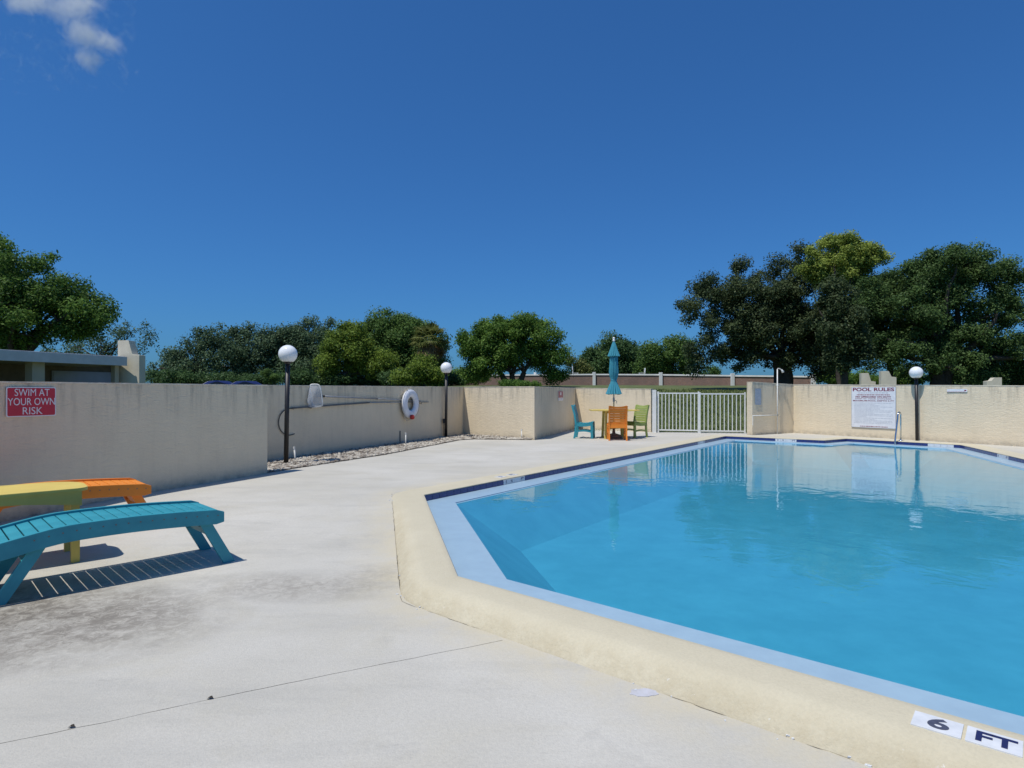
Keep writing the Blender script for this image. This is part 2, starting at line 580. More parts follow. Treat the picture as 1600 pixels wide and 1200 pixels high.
# ------------------------------------------------------------------ pool plan (inner kerb edge, counter-clockwise)
PA, PB, PC, PI_, PG, PF, PE, PD = ((-1.125, 7.787), (-.383, 4.326), (4.31, .28), (6.87, 3.08),
                                   (11.29, 15.30), (9.58, 17.40), (8.61, 16.76), (6.48, 18.43))
POOL = [PA, PB, PC, PI_, PG, PF, PE, PD]


def dense(poly, step):
    out = []
    for i, a in enumerate(poly):
        b = poly[(i + 1) % len(poly)]
        L = math.hypot(b[0] - a[0], b[1] - a[1])
        n = max(1, int(round(L / step)))
        for k in range(n):
            out.append((a[0] + (b[0] - a[0]) * k / n, a[1] + (b[1] - a[1]) * k / n))
    return out


def offset(poly, d):
    """mitred offset, d > 0 outwards"""
    n = len(poly)
    out = []
    for i in range(n):
        p0, p1, p2 = poly[i - 1], poly[i], poly[(i + 1) % n]
        e1 = Vector((p1[0] - p0[0], p1[1] - p0[1])).normalized()
        e2 = Vector((p2[0] - p1[0], p2[1] - p1[1])).normalized()
        n1, n2 = Vector((e1.y, -e1.x)), Vector((e2.y, -e2.x))
        m = (n1 + n2).normalized()
        k = d / max(0.3, m.dot(n1))
        out.append((p1[0] + m.x * k, p1[1] + m.y * k))
    return out


def inside(p, poly):
    x, y = p
    c = False
    j = len(poly) - 1
    for i in range(len(poly)):
        xi, yi = poly[i]
        xj, yj = poly[j]
        if (yi > y) != (yj > y) and x < (xj - xi) * (y - yi) / (yj - yi) + xi:
            c = not c
        j = i
    return c


def ring_mesh(mb, polyA, zA, polyB, zB):
    n = len(polyA)
    vs = [(*polyA[i], zA[i]) for i in range(n)] + [(*polyB[i], zB[i]) for i in range(n)]
    mb.add(vs, [(i, (i + 1) % n, n + (i + 1) % n, n + i) for i in range(n)])


def dense_offset(d, cnts):
    o = offset(POOL, d)
    out = []
    for i, a in enumerate(o):
        b = o[(i + 1) % len(o)]
        for k in range(cnts[i]):
            out.append((a[0] + (b[0] - a[0]) * k / cnts[i], a[1] + (b[1] - a[1]) * k / cnts[i]))
    if d > 0.03:                       # kerb corners are rounded off towards the outside
        q = np.array(out)
        for _ in range(int(round((d - 0.03) * 9))):
            q = 0.25 * np.roll(q, 1, 0) + 0.5 * q + 0.25 * np.roll(q, -1, 0)
        out = [tuple(p) for p in q.tolist()]
    return out


CN = []
for i, a in enumerate(POOL):
    b = POOL[(i + 1) % len(POOL)]
    CN.append(max(2, int(math.hypot(b[0] - a[0], b[1] - a[1]) / 0.12)))
WATER_Z, LEDGE_Z = -0.104, -0.088
KERB_W = 0.40

# basin (walls + floor), ledge, kerb
mb = MB()
inner = offset(POOL, -0.38)
ni = len(inner)
mb.add([(*p, LEDGE_Z - 0.01) for p in inner] + [(*p, -0.66) for p in offset(POOL, -1.15)],
       [(i, ni + i, ni + (i + 1) % ni, (i + 1) % ni) for i in range(ni)])
fl = offset(POOL, -1.15)
mb.add([(*p, -0.66) for p in fl], [tuple(range(ni))])
pool = mb.build("pool_basin", M['basin'])
tag(pool, "aqua plastered swimming pool basin under the water", "pool", kind='structure')

mb = MB()
a, b = offset(POOL, 0.012), offset(POOL, -0.38)
mb.add([(*p, LEDGE_Z) for p in a] + [(*p, LEDGE_Z) for p in b], [(i, (i + 1) % ni, ni + (i + 1) % ni, ni + i) for i in range(ni)])
mb.add([(*p, LEDGE_Z) for p in b] + [(*p, LEDGE_Z - 0.05) for p in b], [(i, (i + 1) % ni, ni + (i + 1) % ni, ni + i) for i in range(ni)])
mb.build("ledge", M['ledge'], pool)

prof = [(0.010, -0.10), (0.010, -0.016), (0.000, -0.014), (0.001, -0.004), (0.008, 0.0), (0.05, 0.003), (0.22, 0.003), (0.265, -0.004), (0.305, -0.024),
        (0.335, -0.050), (0.362, -0.078), (0.385, -0.102), (KERB_W, -0.118), (KERB_W + 0.05, -0.16)]
rings = []
rnd = random.Random(4)
skirt = []
for k, (o_, z) in enumerate(prof):
    pl = dense_offset(o_, CN)
    zz = []
    for (x, y) in pl:
        s = -deck_z(x, y) / DROP
        if o_ > 0.23:
            zq = 0.003 + (z - 0.003) * s
            if k == len(prof) - 1:
                zq = min(zq, -0.03)
            if 0.26 < o_ < 0.41 and s > 0.3:
                zq += 0.006 * noise.noise(Vector((x * 9, y * 9, k * 2.1)))
        else:
            zq = z
        zz.append(zq)
        skirt.append(sstep(0.27, 0.36, o_) * min(1, s * 1.6))
    rings.append((pl, zz))
mb = MB()
nr = len(rings[0][0])
for pl, zz in rings:
    mb.v += [(p[0], p[1], z) for p, z in zip(pl, zz)]
for k in range(len(rings) - 1):
    for i in range(nr):
        j = (i + 1) % nr
        mb.f.append((k * nr + i, k * nr + j, (k + 1) * nr + j, (k + 1) * nr + i))
kerb = mb.build("coping", M['kerb'], pool, smooth=True)
kerb['label'] = "cream painted raised coping with a worn rounded outer face"
att = kerb.data.attributes.new('skirt', 'FLOAT', 'POINT')
att.data.foreach_set('value', skirt)

# glazed waterline tiles, one by one; depth marker tiles are white
TILE = 0.141


def edge_frame(p, q):
    d = Vector((q[0] - p[0], q[1] - p[1]))
    L = d.length
    d.normalize()
    return Vector((*p, 0)), Vector((d.x, d.y, 0)), Vector((d.y, -d.x, 0)), L   # origin, along, outward, length


tile_me = None
wtile_me = None


def tile_mesh(mat, name):
    m = MB()
    m.box((0, 0, 0), (TILE - 0.004, 0.012, 0.068))
    ob = m.build(name, mat, None, bevel=0.0015)
    me = ob.data
    bpy.data.objects.remove(ob)
    return me


tile_me = tile_mesh(M['navy'], "waterline_tile")
wtile_me = tile_mesh(M['whitetile'], "depth_tile")


def text_mesh(txt, size, mat, extrude=0.0008, align='CENTER', sx=1.0, bold=0.0):
    cu = bpy.data.curves.new("lettering", 'FONT')
    cu.body = txt
    cu.size = size
    cu.align_x = align
    cu.align_y = 'CENTER'
    cu.extrude = extrude
    cu.offset = bold
    cu.resolution_u = 4
    ob = bpy.data.objects.new("lettering", cu)
    COL.objects.link(ob)
    dg = bpy.context.evaluated_depsgraph_get()
    me = bpy.data.meshes.new_from_object(ob.evaluated_get(dg))
    bpy.data.objects.remove(ob)
    for v in me.vertices:
        v.co.x *= sx
    me.materials.clear()
    me.materials.append(mat)
    return me


def frame_matrix(origin, xdir, zdir):
    x = Vector(xdir).normalized()
    z = Vector(zdir).normalized()
    y = z.cross(x)
    Mx = Matrix((x, y, z)).transposed().to_4x4()
    Mx.translation = Vector(origin)
    return Mx


markers = {(PD, PA): [(None, None)], }
mk = {0: [], 1: []}
# edges seen from the camera: D->A (runs back to A), E->D, F->E, G->F, I->G
def tiles_on(p, q, whites):
    o, al, outw, L = edge_frame(p, q)
    n = int(L / TILE)
    pitch = L / n
    for k in range(n):
        s = (k + 0.5) * pitch
        w = None
        for (s0, chars) in whites:
            if s0 <= s < s0 + 4 * pitch:
                w = (s0, chars, int((s - s0) / pitch))
        pos = o + al * s + outw * (-0.0015) + Vector((0, 0, -0.052))
        t = link("depth_tile" if w else "waterline_tile", wtile_me if w else tile_me, None, pool)
        t.location = pos
        t.rotation_euler = (0, 0, math.atan2(al.y, al.x))
        if w and w[2] < len(w[1]) and w[1][w[2]]:
            me = text_mesh(w[1][w[2]], 0.062, M['navyink'], sx=1.25, bold=0.001)
            g = link("numeral", me, None, t)
            # seen from inside the pool: face -outward
            Mx = frame_matrix(pos - outw * 0.0068, -al if (-al).cross(Vector((0, 0, 1))).dot(-outw) > 0 else al, -outw)
            g.matrix_parent_inverse = Matrix()
            g.matrix_basis = (Matrix.Translation(pos) @ Matrix.Rotation(math.atan2(al.y, al.x), 4, 'Z')).inverted() @ Mx


LDA = math.hypot(PD[0] - PA[0], PD[1] - PA[1])
LED = math.hypot(PE[0] - PD[0], PE[1] - PD[1])
# seen from inside the pool, an edge of a counter-clockwise ring runs right to left
tiles_on(PD, PA, [(LDA - 2.27, ("FT", "", "½", "5")), (LDA - 11.1, ("FT", "", "", "4"))])
tiles_on(PE, PD, [(LED - 1.97, ("FT", "", "½", "3"))])
tiles_on(PF, PE, [])
tiles_on(PG, PF, [(0.17, ("", "", "", ""))])
LIG = math.hypot(PG[0] - PI_[0], PG[1] - PI_[1])
tiles_on(PI_, PG, [(LIG - 2.80, ("FT", "", "", "3"))])
for p, q in ((PA, PB), (PB, PC), (PC, PI_)):
    o, al, outw, L = edge_frame(p, q)
    m = MB()
    m.bar(o + Vector((0, 0, -0.052)) - outw * 0.0, o + al * L + Vector((0, 0, -0.052)), 0.012, 0.068)
    t = m.build("waterline_band", M['navy'], pool)

# white depth tiles let into the near kerb
o, al, outw, L = edge_frame(PB, PC)
for k, (s, w, txt, ink) in enumerate(((2.822, 0.160, "6", 'greyink'), (2.996, 0.166, "FT", 'navyink'), (3.168, 0.160, None, None))):
    c = o + al * s + outw * 0.146 + Vector((0, 0, 0.0055))
    m = MB()
    m.box((0, 0, 0), (w, 0.128, 0.008))
    t = m.build("depth_tile", M['whitetile'], pool, bevel=0.002)
    t.location = c
    t.rotation_euler = (0, 0, math.atan2(al.y, al.x))
    if txt:
        g = link("numeral", text_mesh(txt, 0.118 if txt == "6" else 0.112, M[ink], sx=1.25 if txt == "6" else 1.05, bold=0.0035), None, t)
        g.location = (0.004, -0.004, 0.0046)
# the same on the deck edge above the far marker
o, al, outw, L = edge_frame(PD, PA)
for k, txt in enumerate(("FT", "5")):
    s = LDA - 1.86 - 0.30 * (1 - k)
    m = MB()
    m.box((0, 0, 0), (0.16, 0.13, 0.008))
    t = m.build("depth_tile", M['whitetile'], pool, bevel=0.002)
    t.location = o + al * s + outw * 0.16 + Vector((0, 0, 0.0035))
    t.rotation_euler = (0, 0, math.atan2(-al.y, -al.x))
    g = link("numeral", text_mesh(txt, 0.10, M['navyink'], bold=0.002), None, t)
    g.location = (0, 0, 0.0046)
    g.rotation_euler = (0, 0, 0)

# water sheet
mb = MB()
wp = offset(POOL, -0.376)
mb.add([(*p, WATER_Z) for p in wp], [tuple(range(len(wp)))])
water = mb.build("water", M['water'])
for pl in water.data.polygons:
    if pl.normal.z < 0: pl.flip()
water.data.update()
tag(water, "still blue green water filling the angular swimming pool", "water", kind='structure')

# ------------------------------------------------------------------ deck
OUT = [(-10.62, -6.3), (-4.18, 9.84), (-5.25, 9.95), (-1.55, 18.85), (0.55, 16.98), (2.30, 22.4), (4.65, 20.35), (7.40, 19.85),
       (9.18, 19.93), (12.55, 14.8), (22.7, -1.1), (20.0, -6.3)]
hole = dense_offset(KERB_W + 0.006, CN)
JL = [(-10.3, -1.9), (-6.0, 0.72), (-2.75, 2.22), (-2.066, 2.44), (-1.75, 2.60), (-1.40, 2.795), (-.90, 3.05), (-.35, 3.32), (0.02, 3.50)]


def jline(x):
    for (a, b) in zip(JL, JL[1:]):
        if a[0] <= x <= b[0]:
            return a[1] + (b[1] - a[1]) * (x - a[0]) / (b[0] - a[0])
    return None


JG = 0.0020
pts, edges = [], []


def add_loop(pl, closed=True):
    b0 = len(pts)
    pts.extend(Vector(p) for p in pl)
    n = len(pl)
    for i in range(n if closed else n - 1):
        edges.append((b0 + i, b0 + (i + 1) % n))


add_loop(dense(OUT, 0.6))
add_loop(hole)
jd = []
for (a, b) in zip(JL, JL[1:]):
    L = math.hypot(b[0] - a[0], b[1] - a[1])
    n = max(1, int(L / 0.08))
    jd += [(a[0] + (b[0] - a[0]) * k / n, a[1] + (b[1] - a[1]) * k / n) for k in range(n)]
rj = random.Random(11)
jd = [(x, y + rj.uniform(-.003, .003)) for x, y in jd if not inside((x, y), offset(POOL, KERB_W + 0.03)) and inside((x, y), OUT)]
up_ = [(x, y + JG * rj.uniform(0.5, 1.4)) for x, y in jd]
dn_ = [(x, y - JG * rj.uniform(0.5, 1.4)) for x, y in jd]
add_loop(up_ + list(reversed(dn_)))
gy = -6.2
while gy < 22.5:
    stp = 0.22 if gy < 9 else 0.6
    gx = -10.5
    while gx < 22.6:
        p = (gx + 0.013 * math.sin(gy * 7), gy)
        if inside(p, OUT) and not inside(p, hole):
            jy = jline(gx)
            if jy is None or abs(gy - jy) > 0.05:
                pts.append(Vector(p))
        gx += stp if -7 < gx < 6 else 0.7
    gy += stp
r = delaunay_2d_cdt(pts, edges, [], 0, 1e-5)
dv, df = r[0], r[2]
jpoly = up_ + list(reversed(dn_))
holeD = hole
fa, fb = [], []
kerb_line = dense_offset(KERB_W, CN)
for f in df:
    c = ((dv[f[0]].x + dv[f[1]].x + dv[f[2]].x) / 3, (dv[f[0]].y + dv[f[1]].y + dv[f[2]].y) / 3)
    if not inside(c, OUT) or inside(c, hole) or inside(c, jpoly):
        continue
    jy = jline(c[0])
    near = (c[1] < jy) if jy is not None else (c[1] < 3.5 and c[0] < 6)
    (fb if near else fa).append(f)
dn_np = np.array([(p[0], p[1]) for p in kerb_line])


def deck_part(name, faces, parent=None):
    used = sorted({i for f in faces for i in f})
    mp = {i: k for k, i in enumerate(used)}
    vs = [(dv[i].x, dv[i].y, deck_z(dv[i].x, dv[i].y) - 0.0) for i in used]
    me = bpy.data.meshes.new(name)
    me.from_pydata(vs, [], [tuple(mp[i] for i in f) for f in faces])
    bm = bmesh.new(); bm.from_mesh(me)
    for f in bm.faces:
        if f.normal.z < 0: f.normal_flip()
    bm.to_mesh(me); bm.free()
    me.shade_smooth()
    at = me.attributes.new('spill', 'FLOAT', 'POINT')
    vals = []
    for v in vs:
        d = np.sqrt(((dn_np - np.array(v[:2])) ** 2).sum(1).min())
        vals.append(max(0.0, 1 - d / (0.42 if v[1] < 9 else 0.75)) * (1.0 if v[1] < 9 else 0.55))
    at.data.foreach_set('value', vals)
    return link(name, me, M['deck'], parent)


deck = deck_part("pool_deck", fa)
tag(deck, "pale grey concrete pool deck", "deck", kind='structure')
sl = deck_part("slab", fb, deck)
mb = MB()
vs = []
for x, y in jd:
    vs += [(x, y + 0.02, deck_z(x, y) - 0.014), (x, y - 0.02, deck_z(x, y) - 0.014)]
mb.add(vs, [(2 * i, 2 * i + 1, 2 * i + 3, 2 * i + 2) for i in range(len(jd) - 1)])
mb.build("joint_filler", M['dirt'], deck)
# spilt pale paint beside the kerb
rp = random.Random(3)
pc = Vector((0.62, 2.86))
poly = []
for k in range(18):
    a = 2 * math.pi * k / 18
    rr = 0.052 * (1 + 0.16 * rp.uniform(-1, 1))
    poly.append((pc.x + rr * 1.25 * math.cos(a), pc.y + rr * 0.75 * math.sin(a)))
mb = MB()
mb.prism(poly, deck_z(pc.x, pc.y), deck_z(pc.x, pc.y) + 0.0025)
mb.build("paint_patch", M['patch'], deck)
for k, (x, y) in enumerate(((-1.39, 2.80), (-1.855, 2.56))):
    mb = MB()
    z = deck_z(x, y)
    mb.add([(x - .014, y - .004, z + .002), (x, y - .008, z + .010), (x + .016, y, z + .004), (x + .004, y + .010, z + .012), (x - .010, y + .009, z + .006), (x, y, z + .014)],
           [(0, 1, 5), (1, 2, 5), (2, 3, 5), (3, 4, 5), (4, 0, 5)])
    lf = mb.build("dead_leaf", M['deadleaf'])
    tag(lf, ("curled dead leaf on the deck joint, nearer the pool kerb", "curled dead leaf on the deck joint, nearer the left picture edge")[k], "leaf", "dead leaves on the deck joint")

rk = random.Random(21)
kl = [p for p in dense_offset(KERB_W + 0.002, [c * 3 for c in CN]) if p[1] < 8.0 and p[0] < 5.0]
kn = len(kl)
crack, chips = MB(), MB()
i = 0
while i < kn - 8:
    run = rk.randint(2, 9)
    if rk.random() < 0.45:
        vs = []
        for j in range(run + 1):
            x, y = kl[i + j]
            w_ = 0.0 if j in (0, run) else rk.uniform(0.0006, 0.0022)
            d_ = Vector((kl[i + j + 1][0] - x, kl[i + j + 1][1] - y)).normalized()
            n_ = Vector((d_.y, -d_.x))
            off = rk.uniform(0.0, 0.010)
            z = deck_z(x, y) + 0.0022
            a_ = Vector((x, y)) + n_ * (off + w_)
            b_ = Vector((x, y)) + n_ * (off - w_ - 0.0005)
            vs += [(a_.x, a_.y, z), (b_.x, b_.y, z)]
        crack.add(vs, [(2 * j, 2 * j + 1, 2 * j + 3, 2 * j + 2) for j in range(run)])
    if rk.random() < 0.30:
        x, y = kl[i]
        for q in range(rk.randint(1, 4)):
            cx, cy = x + rk.uniform(-.04, .04), y + rk.uniform(-.04, .04) - 0.012
            r_ = rk.uniform(0.003, 0.009)
            pl_ = [(cx + r_ * rk.uniform(.6, 1.5) * math.cos(t_ * 1.047), cy + r_ * rk.uniform(.4, .9) * math.sin(t_ * 1.047)) for t_ in range(6)]
            chips.prism(pl_, deck_z(cx, cy) - 0.001, deck_z(cx, cy) + 0.004)
    i += run
crack.build("seam_crack", M['seam'], deck)['kind'] = 'stuff'
chips.build("paint_chips", M['whitetile'], deck)['kind'] = 'stuff'

# ------------------------------------------------------------------ ground outside
xs = [-1500, -700, -350, -200, -140] + [-110 + 5 * i for i in range(18)] + [-20 + 2.0 * i for i in range(22)] + [24 + 5 * i for i in range(18)] + [120, 160, 250, 400, 800, 1500]
ys = [-1500, -600, -200, -80, -30, -12, -6.28] + [-4 + 2 * i for i in range(12)] + [20 + 2.0 * i for i in range(30)] + [82, 90, 100, 120, 160, 250, 500, 1000, 2500]
mb = MB()
nx = len(xs)
for y in ys:
    for x in xs:
        mb.v.append((x, y, ground_z(x, y) - 0.02 if not (y < 18.5 and -11 < x < 23) else -0.30))
hp = offset(POOL, 0.2)
for j in range(len(ys) - 1):
    for i in range(nx - 1):
        q = [(xs[i], ys[j]), (xs[i + 1], ys[j]), (xs[i + 1], ys[j + 1]), (xs[i], ys[j + 1])]
        cx, cy = (q[0][0] + q[2][0]) / 2, (q[0][1] + q[2][1]) / 2
        if -3 < cx < 14 and -2 < cy < 18.6:
            continue                      # under the deck, where the pool is dug
        mb.f.append((j * nx + i, j * nx + i + 1, (j + 1) * nx + i + 1, (j + 1) * nx + i))
gr = mb.build("ground", M['grassbase'], smooth=True)
tag(gr, "mown grass rising gently behind the pool walls", "grass", kind='structure')

# grass blades on the slope behind the gate and walls
rg = np.random.default_rng(5)
nb = 42000
u = rg.random(nb)
gyv = 20.6 + 34 * u ** 1.6
gxv = rg.uniform(-0.32, 0.52, nb) * gyv + rg.normal(0, .4, nb)
V = np.zeros((nb * 3, 3))
gz = np.array([ground_z(a, b) for a, b in zip(gxv, gyv)]) - 0.02
h = rg.uniform(0.05, 0.13, nb) * (1 + 0.6 * (gyv > 30))
w = 0.012 + 0.0009 * (gyv - 20)
ang = rg.uniform(0, 6.28, nb)
lean = rg.normal(0, 0.05, (nb, 2))
V[0::3] = np.c_[gxv - w * np.cos(ang), gyv - w * np.sin(ang), gz]
V[1::3] = np.c_[gxv + w * np.cos(ang), gyv + w * np.sin(ang), gz]
V[2::3] = np.c_[gxv + lean[:, 0], gyv + lean[:, 1], gz + h]


def fast_mesh(name, V, per, tint=None):
    me = bpy.data.meshes.new(name)
    nv = len(V)
    nf = nv // per
    me.vertices.add(nv)
    me.vertices.foreach_set('co', np.ascontiguousarray(V, dtype=np.float32).ravel())
    me.loops.add(nv)
    me.loops.foreach_set('vertex_index', np.arange(nv, dtype=np.int32))
    me.polygons.add(nf)
    me.polygons.foreach_set('loop_start', np.arange(0, nv, per, dtype=np.int32))
    me.polygons.foreach_set('loop_total', np.full(nf, per, dtype=np.int32))
    me.update(calc_edges=True)
    if tint is not None:
        at = me.attributes.new('tint', 'FLOAT', 'POINT')
        at.data.foreach_set('value', np.repeat(tint, per).astype(np.float32))
    return me


M['blade'] = leaf_material("grass_blades", (0.075, 0.115, 0.030), (0.20, 0.225, 0.075), 0.35)
keep = ~((gxv < 0.4) & (gyv < 21.5))
me = fast_mesh("grass_blades", V.reshape(-1, 3, 3)[keep].reshape(-1, 3), 3, rg.random(keep.sum()))
tag(link("grass_blades", me, M['blade']), "short grass blades on the slope behind the gate", "grass", kind='stuff')

# ------------------------------------------------------------------ stucco walls
def wall(name, pts, tops, thick, label, side, base=-0.2):
    """pts: face line; thickness goes to 'side' (+1 = left of direction)"""
    root = None
    mb = MB()
    cap = MB()
    n = len(pts)
    P2 = [Vector((p[0], p[1])) for p in pts]
    back = []
    for i in range(n):
        ds = []
        if i > 0: ds.append((P2[i] - P2[i - 1]).normalized())
        if i < n - 1: ds.append((P2[i + 1] - P2[i]).normalized())
        ns = [Vector((-d.y, d.x)) * side for d in ds]
        m = sum(ns, Vector((0, 0))).normalized()
        back.append(P2[i] + m * (thick / max(0.4, m.dot(ns[0]))))
    for i in range(n - 1):
        seg = max(1, int((P2[i + 1] - P2[i]).length / 0.25))
        for lst, t0, t1 in ((mb, None, None),):
            vs = []
            for k in range(seg + 1):
                f = k / seg
                a = P2[i].lerp(P2[i + 1], f)
                b = back[i].lerp(back[i + 1], f)
                t = tops[i] + (tops[i + 1] - tops[i]) * f + 0.004 * noise.noise(Vector((a.x * 1.7, a.y * 1.7, 3.3)))
                vs += [(a.x, a.y, base), (a.x, a.y, t), (b.x, b.y, t), (b.x, b.y, base)]
            fs = []
            for k in range(seg):
                q = 4 * k
                fs += [(q, q + 4, q + 5, q + 1), (q + 1, q + 5, q + 6, q + 2), (q + 2, q + 6, q + 7, q + 3)]
            fs += [(0, 1, 2, 3), (4 * seg + 3, 4 * seg + 2, 4 * seg + 1, 4 * seg)]
            lst.add(vs, fs)
    o = mb.build(name, M['wall'])
    tag(o, label, "wall")
    # thin painted cap sitting a little proud
    for i in range(n - 1):
        d = (P2[i + 1] - P2[i]).normalized()
        nn = Vector((-d.y, d.x)) * side
        seg = max(1, int((P2[i + 1] - P2[i]).length / 0.4))
        vs = []
        for k in range(seg + 1):
            f = k / seg
            a = P2[i].lerp(P2[i + 1], f) - nn * 0.006
            b = back[i].lerp(back[i + 1], f) + nn * 0.006
            t = tops[i] + (tops[i + 1] - tops[i]) * f
            j = 0.004 * noise.noise(Vector((a.x * 3, a.y * 3, 1.0)))
            vs += [(a.x, a.y, t - 0.012), (a.x, a.y, t + 0.006 + j), (b.x, b.y, t + 0.006 + j), (b.x, b.y, t - 0.012)]
        fs = []
        for k in range(seg):
            q = 4 * k
            fs += [(q, q + 4, q + 5, q + 1), (q + 1, q + 5, q + 6, q + 2), (q + 2, q + 6, q + 7, q + 3)]
        fs += [(0, 1, 2, 3), (4 * seg + 3, 4 * seg + 2, 4 * seg + 1, 4 * seg)]
        cap.add(vs, fs)
    cap.build("cap", M['cap'], o)
    return o


W1a, W1b = Vector((-10.36, -6.0)), Vector((-3.96, 9.84))
wall("stucco_wall", [W1a, W1b], [1.395, 1.425], 0.2, "long shaded cream stucco wall carrying the red swim sign", 1)
W2a, W2b, W2c = Vector((-5.15, 9.85)), Vector((-1.48, 18.70)), Vector((0.62, 16.80))
wall("stucco_wall", [W2a, W2b, W2c, (2.32, 22.25), (4.60, 20.12)], [1.435, 1.485, 1.475, 1.485, 1.43], 0.2,
     "zigzag cream stucco wall behind the gravel strip and the patio table", 1)
W4a, W4b = Vector((7.40, 18.72)), Vector((9.15, 19.76))
dW4 = (W4b - W4a).normalized()
wall("stucco_wall", [W4a, W4b, (12.38, 14.70), (22.6, -1.3)], [1.64, 1.575, 1.475, 1.44], 0.2,
     "tall cream stucco wall behind the far pool edge with the rules board", 1)

# ------------------------------------------------------------------ gravel strip
GF = [(-3.97, 9.90), (-3.55, 10.85), (-2.68, 12.73), (-2.0, 14.9), (-1.42, 16.75), (-1.05, 17.0), (0.40, 16.78)]
GB = [(-5.10, 9.98), (-4.72, 10.9), (-3.96, 12.73), (-3.06, 14.9), (-2.29, 16.75), (-1.49, 18.66), (0.58, 16.80)]
mb = MB()
vs = []
for a, b in zip(GF, GB):
    vs += [(*a, 0.004), (*b, 0.016)]
mb.add(vs, [(2 * i, 2 * i + 2, 2 * i + 3, 2 * i + 1) for i in range(len(GF) - 1)])
bed = mb.build("gravel_bed", M['bed'])
tag(bed, "dark soil bed under the gravel along the stucco wall", "soil", kind='structure')
bm = bmesh.new()
bmesh.ops.create_icosphere(bm, subdivisions=1, radius=1.0)
ico_v = np.array([v.co[:] for v in bm.verts])
ico_f = np.array([[v.index for v in f.verts] for f in bm.faces])
bm.free()
rs = np.random.default_rng(8)
SV, SF, ST = [], [], []
cnt = 0
areas = []
for i in range(len(GF) - 1):
    a, b, c, d = map(Vector, (GF[i], GF[i + 1], GB[i + 1], GB[i]))
    areas.append(abs((c - a).cross(d - b)) / 2)
tot = sum(areas)
for i in range(len(GF) - 1):
    for k in range(int(9500 * areas[i] / tot)):
        u, v = rs.random(2)
        a = np.array(GF[i]) * (1 - u) + np.array(GF[i + 1]) * u
        b = np.array(GB[i]) * (1 - u) + np.array(GB[i + 1]) * u
        p = a * (1 - v) + b * v
        s = rs.uniform(0.012, 0.032)
        sc = np.array([s * rs.uniform(.8, 1.4), s * rs.uniform(.7, 1.1), s * rs.uniform(.5, .8)])
        th = rs.uniform(0, 6.28)
        q = ico_v * sc * rs.uniform(.8, 1.2, (len(ico_v), 1))
        q = np.c_[q[:, 0] * np.cos(th) - q[:, 1] * np.sin(th), q[:, 0] * np.sin(th) + q[:, 1] * np.cos(th), q[:, 2]]
        SV.append(q + np.array([p[0], p[1], 0.012 + 0.035 * v * rs.random() + 0.3 * s]))
        SF.append(ico_f + cnt * len(ico_v))
        cnt += 1
me = bpy.data.meshes.new("gravel")
me.from_pydata(np.concatenate(SV).tolist(), [], np.concatenate(SF).tolist())
tag(link("gravel", me, M['stone']), "mixed pale and brown gravel along the foot of the stucco wall", "gravel", kind='stuff')

# white pipe stubs and grey conduit
for (x, y, hh, lean, lab) in ((-4.06, 11.42, 0.29, -0.03, "white plastic pipe stub in gravel beside the nearest lamp post"),
                              (-2.60, 14.88, 0.33, 0.0, "white plastic pipe stub in gravel below the life ring"),
                              (0.27, 17.0, 0.29, 0.0, "white plastic pipe stub in gravel by the wall corner")):
    e = empty("pipe_stub", (x, y, 0.0))
    tag(e, lab, "pipe", "pipe stubs in the gravel")
    m = MB(); m.tube([(0, 0, -0.05), (lean, 0, hh - 0.03)], 0.015, 10); m.build("pipe", M['pvc'], e, True)
    m = MB(); m.tube([(lean, 0, hh - 0.045), (lean, 0, hh)], 0.020, 10); m.build("pipe_cap", M['pvc'], e)


def wallpt(a, b, px, out=0.0):
    """point on a wall face line a-b at a viewing ratio, stepped 'out' towards the pool"""
    k = (px - 800) / 950
    d = b - a
    s = (k * a.y - a.x) / (d.x - k * d.y)
    p = a + d * s
    n = Vector((d.y, -d.x)).normalized()
    return Vector((p.x + n.x * out, p.y + n.y * out, 0)), Vector((d.x, d.y, 0)).normalized(), Vector((n.x, n.y, 0))


p, al, nn = wallpt(W2a, W2b, 624.5, 0.014)
m = MB(); m.tube([(p.x, p.y, -0.02), (p.x, p.y, 0.34)], 0.012, 8)
tag(m.build("conduit", M['greypole']), "short dark conduit against the shaded wall below the life ring", "pipe")

# ------------------------------------------------------------------ globe lamps
def lamp(x, y, H, label, tilt=0.0, box=False):
    e = empty("globe_lamp", (x, y, 0))
    e.rotation_euler = (0, tilt, 0)
    tag(e, label, "lamp post", "globe lamps round the pool")
    m = MB(); m.tube([(0, 0, -0.05), (0, 0, H - 0.31)], 0.041, 20); m.build("post", M['black'], e, True)
    m = MB(); m.lathe([(0.0, 0.0), (0.046, 0.0), (0.056, 0.02), (0.078, 0.045), (0.078, 0.058), (0.0, 0.058)], (0, 0, H - 0.345), 20)
    m.build("fitter", M['black'], e)
    r = 0.166
    pr = []
    for k in range(17):
        a = -math.pi / 2 * 0.62 + (math.pi / 2 * 1.62) * k / 16
        pr.append((max(0.0005, r * math.cos(a)), r * math.sin(a)))
    m = MB(); m.lathe([(0.001, pr[0][1])] + pr, (0, 0, H - r), 32)
    m.build("globe", M['globe'], e, True)
    if box:
        m = MB(); m.box((-0.065, -0.02, 0.50), (0.06, 0.06, 0.13)); m.build("outlet_box", M['black'], e, bevel=0.006)
        m = MB(); m.tube([(-0.06, -0.02, 0.44), (-0.055, -0.02, -0.02)], 0.012, 8); m.build("conduit", M['black'], e)
    return e


lamp(-4.10, 11.03, 2.17, "black post lamp with white globe nearest the skimmer net", R(1.0))
lamp(-1.89, 17.40, 2.18, "black post lamp with white globe and outlet box at the wall corner", R(0.3), True)
lamp(11.04, 16.57, 2.02, "black post lamp with white globe beside the pool rules board", R(-0.8))

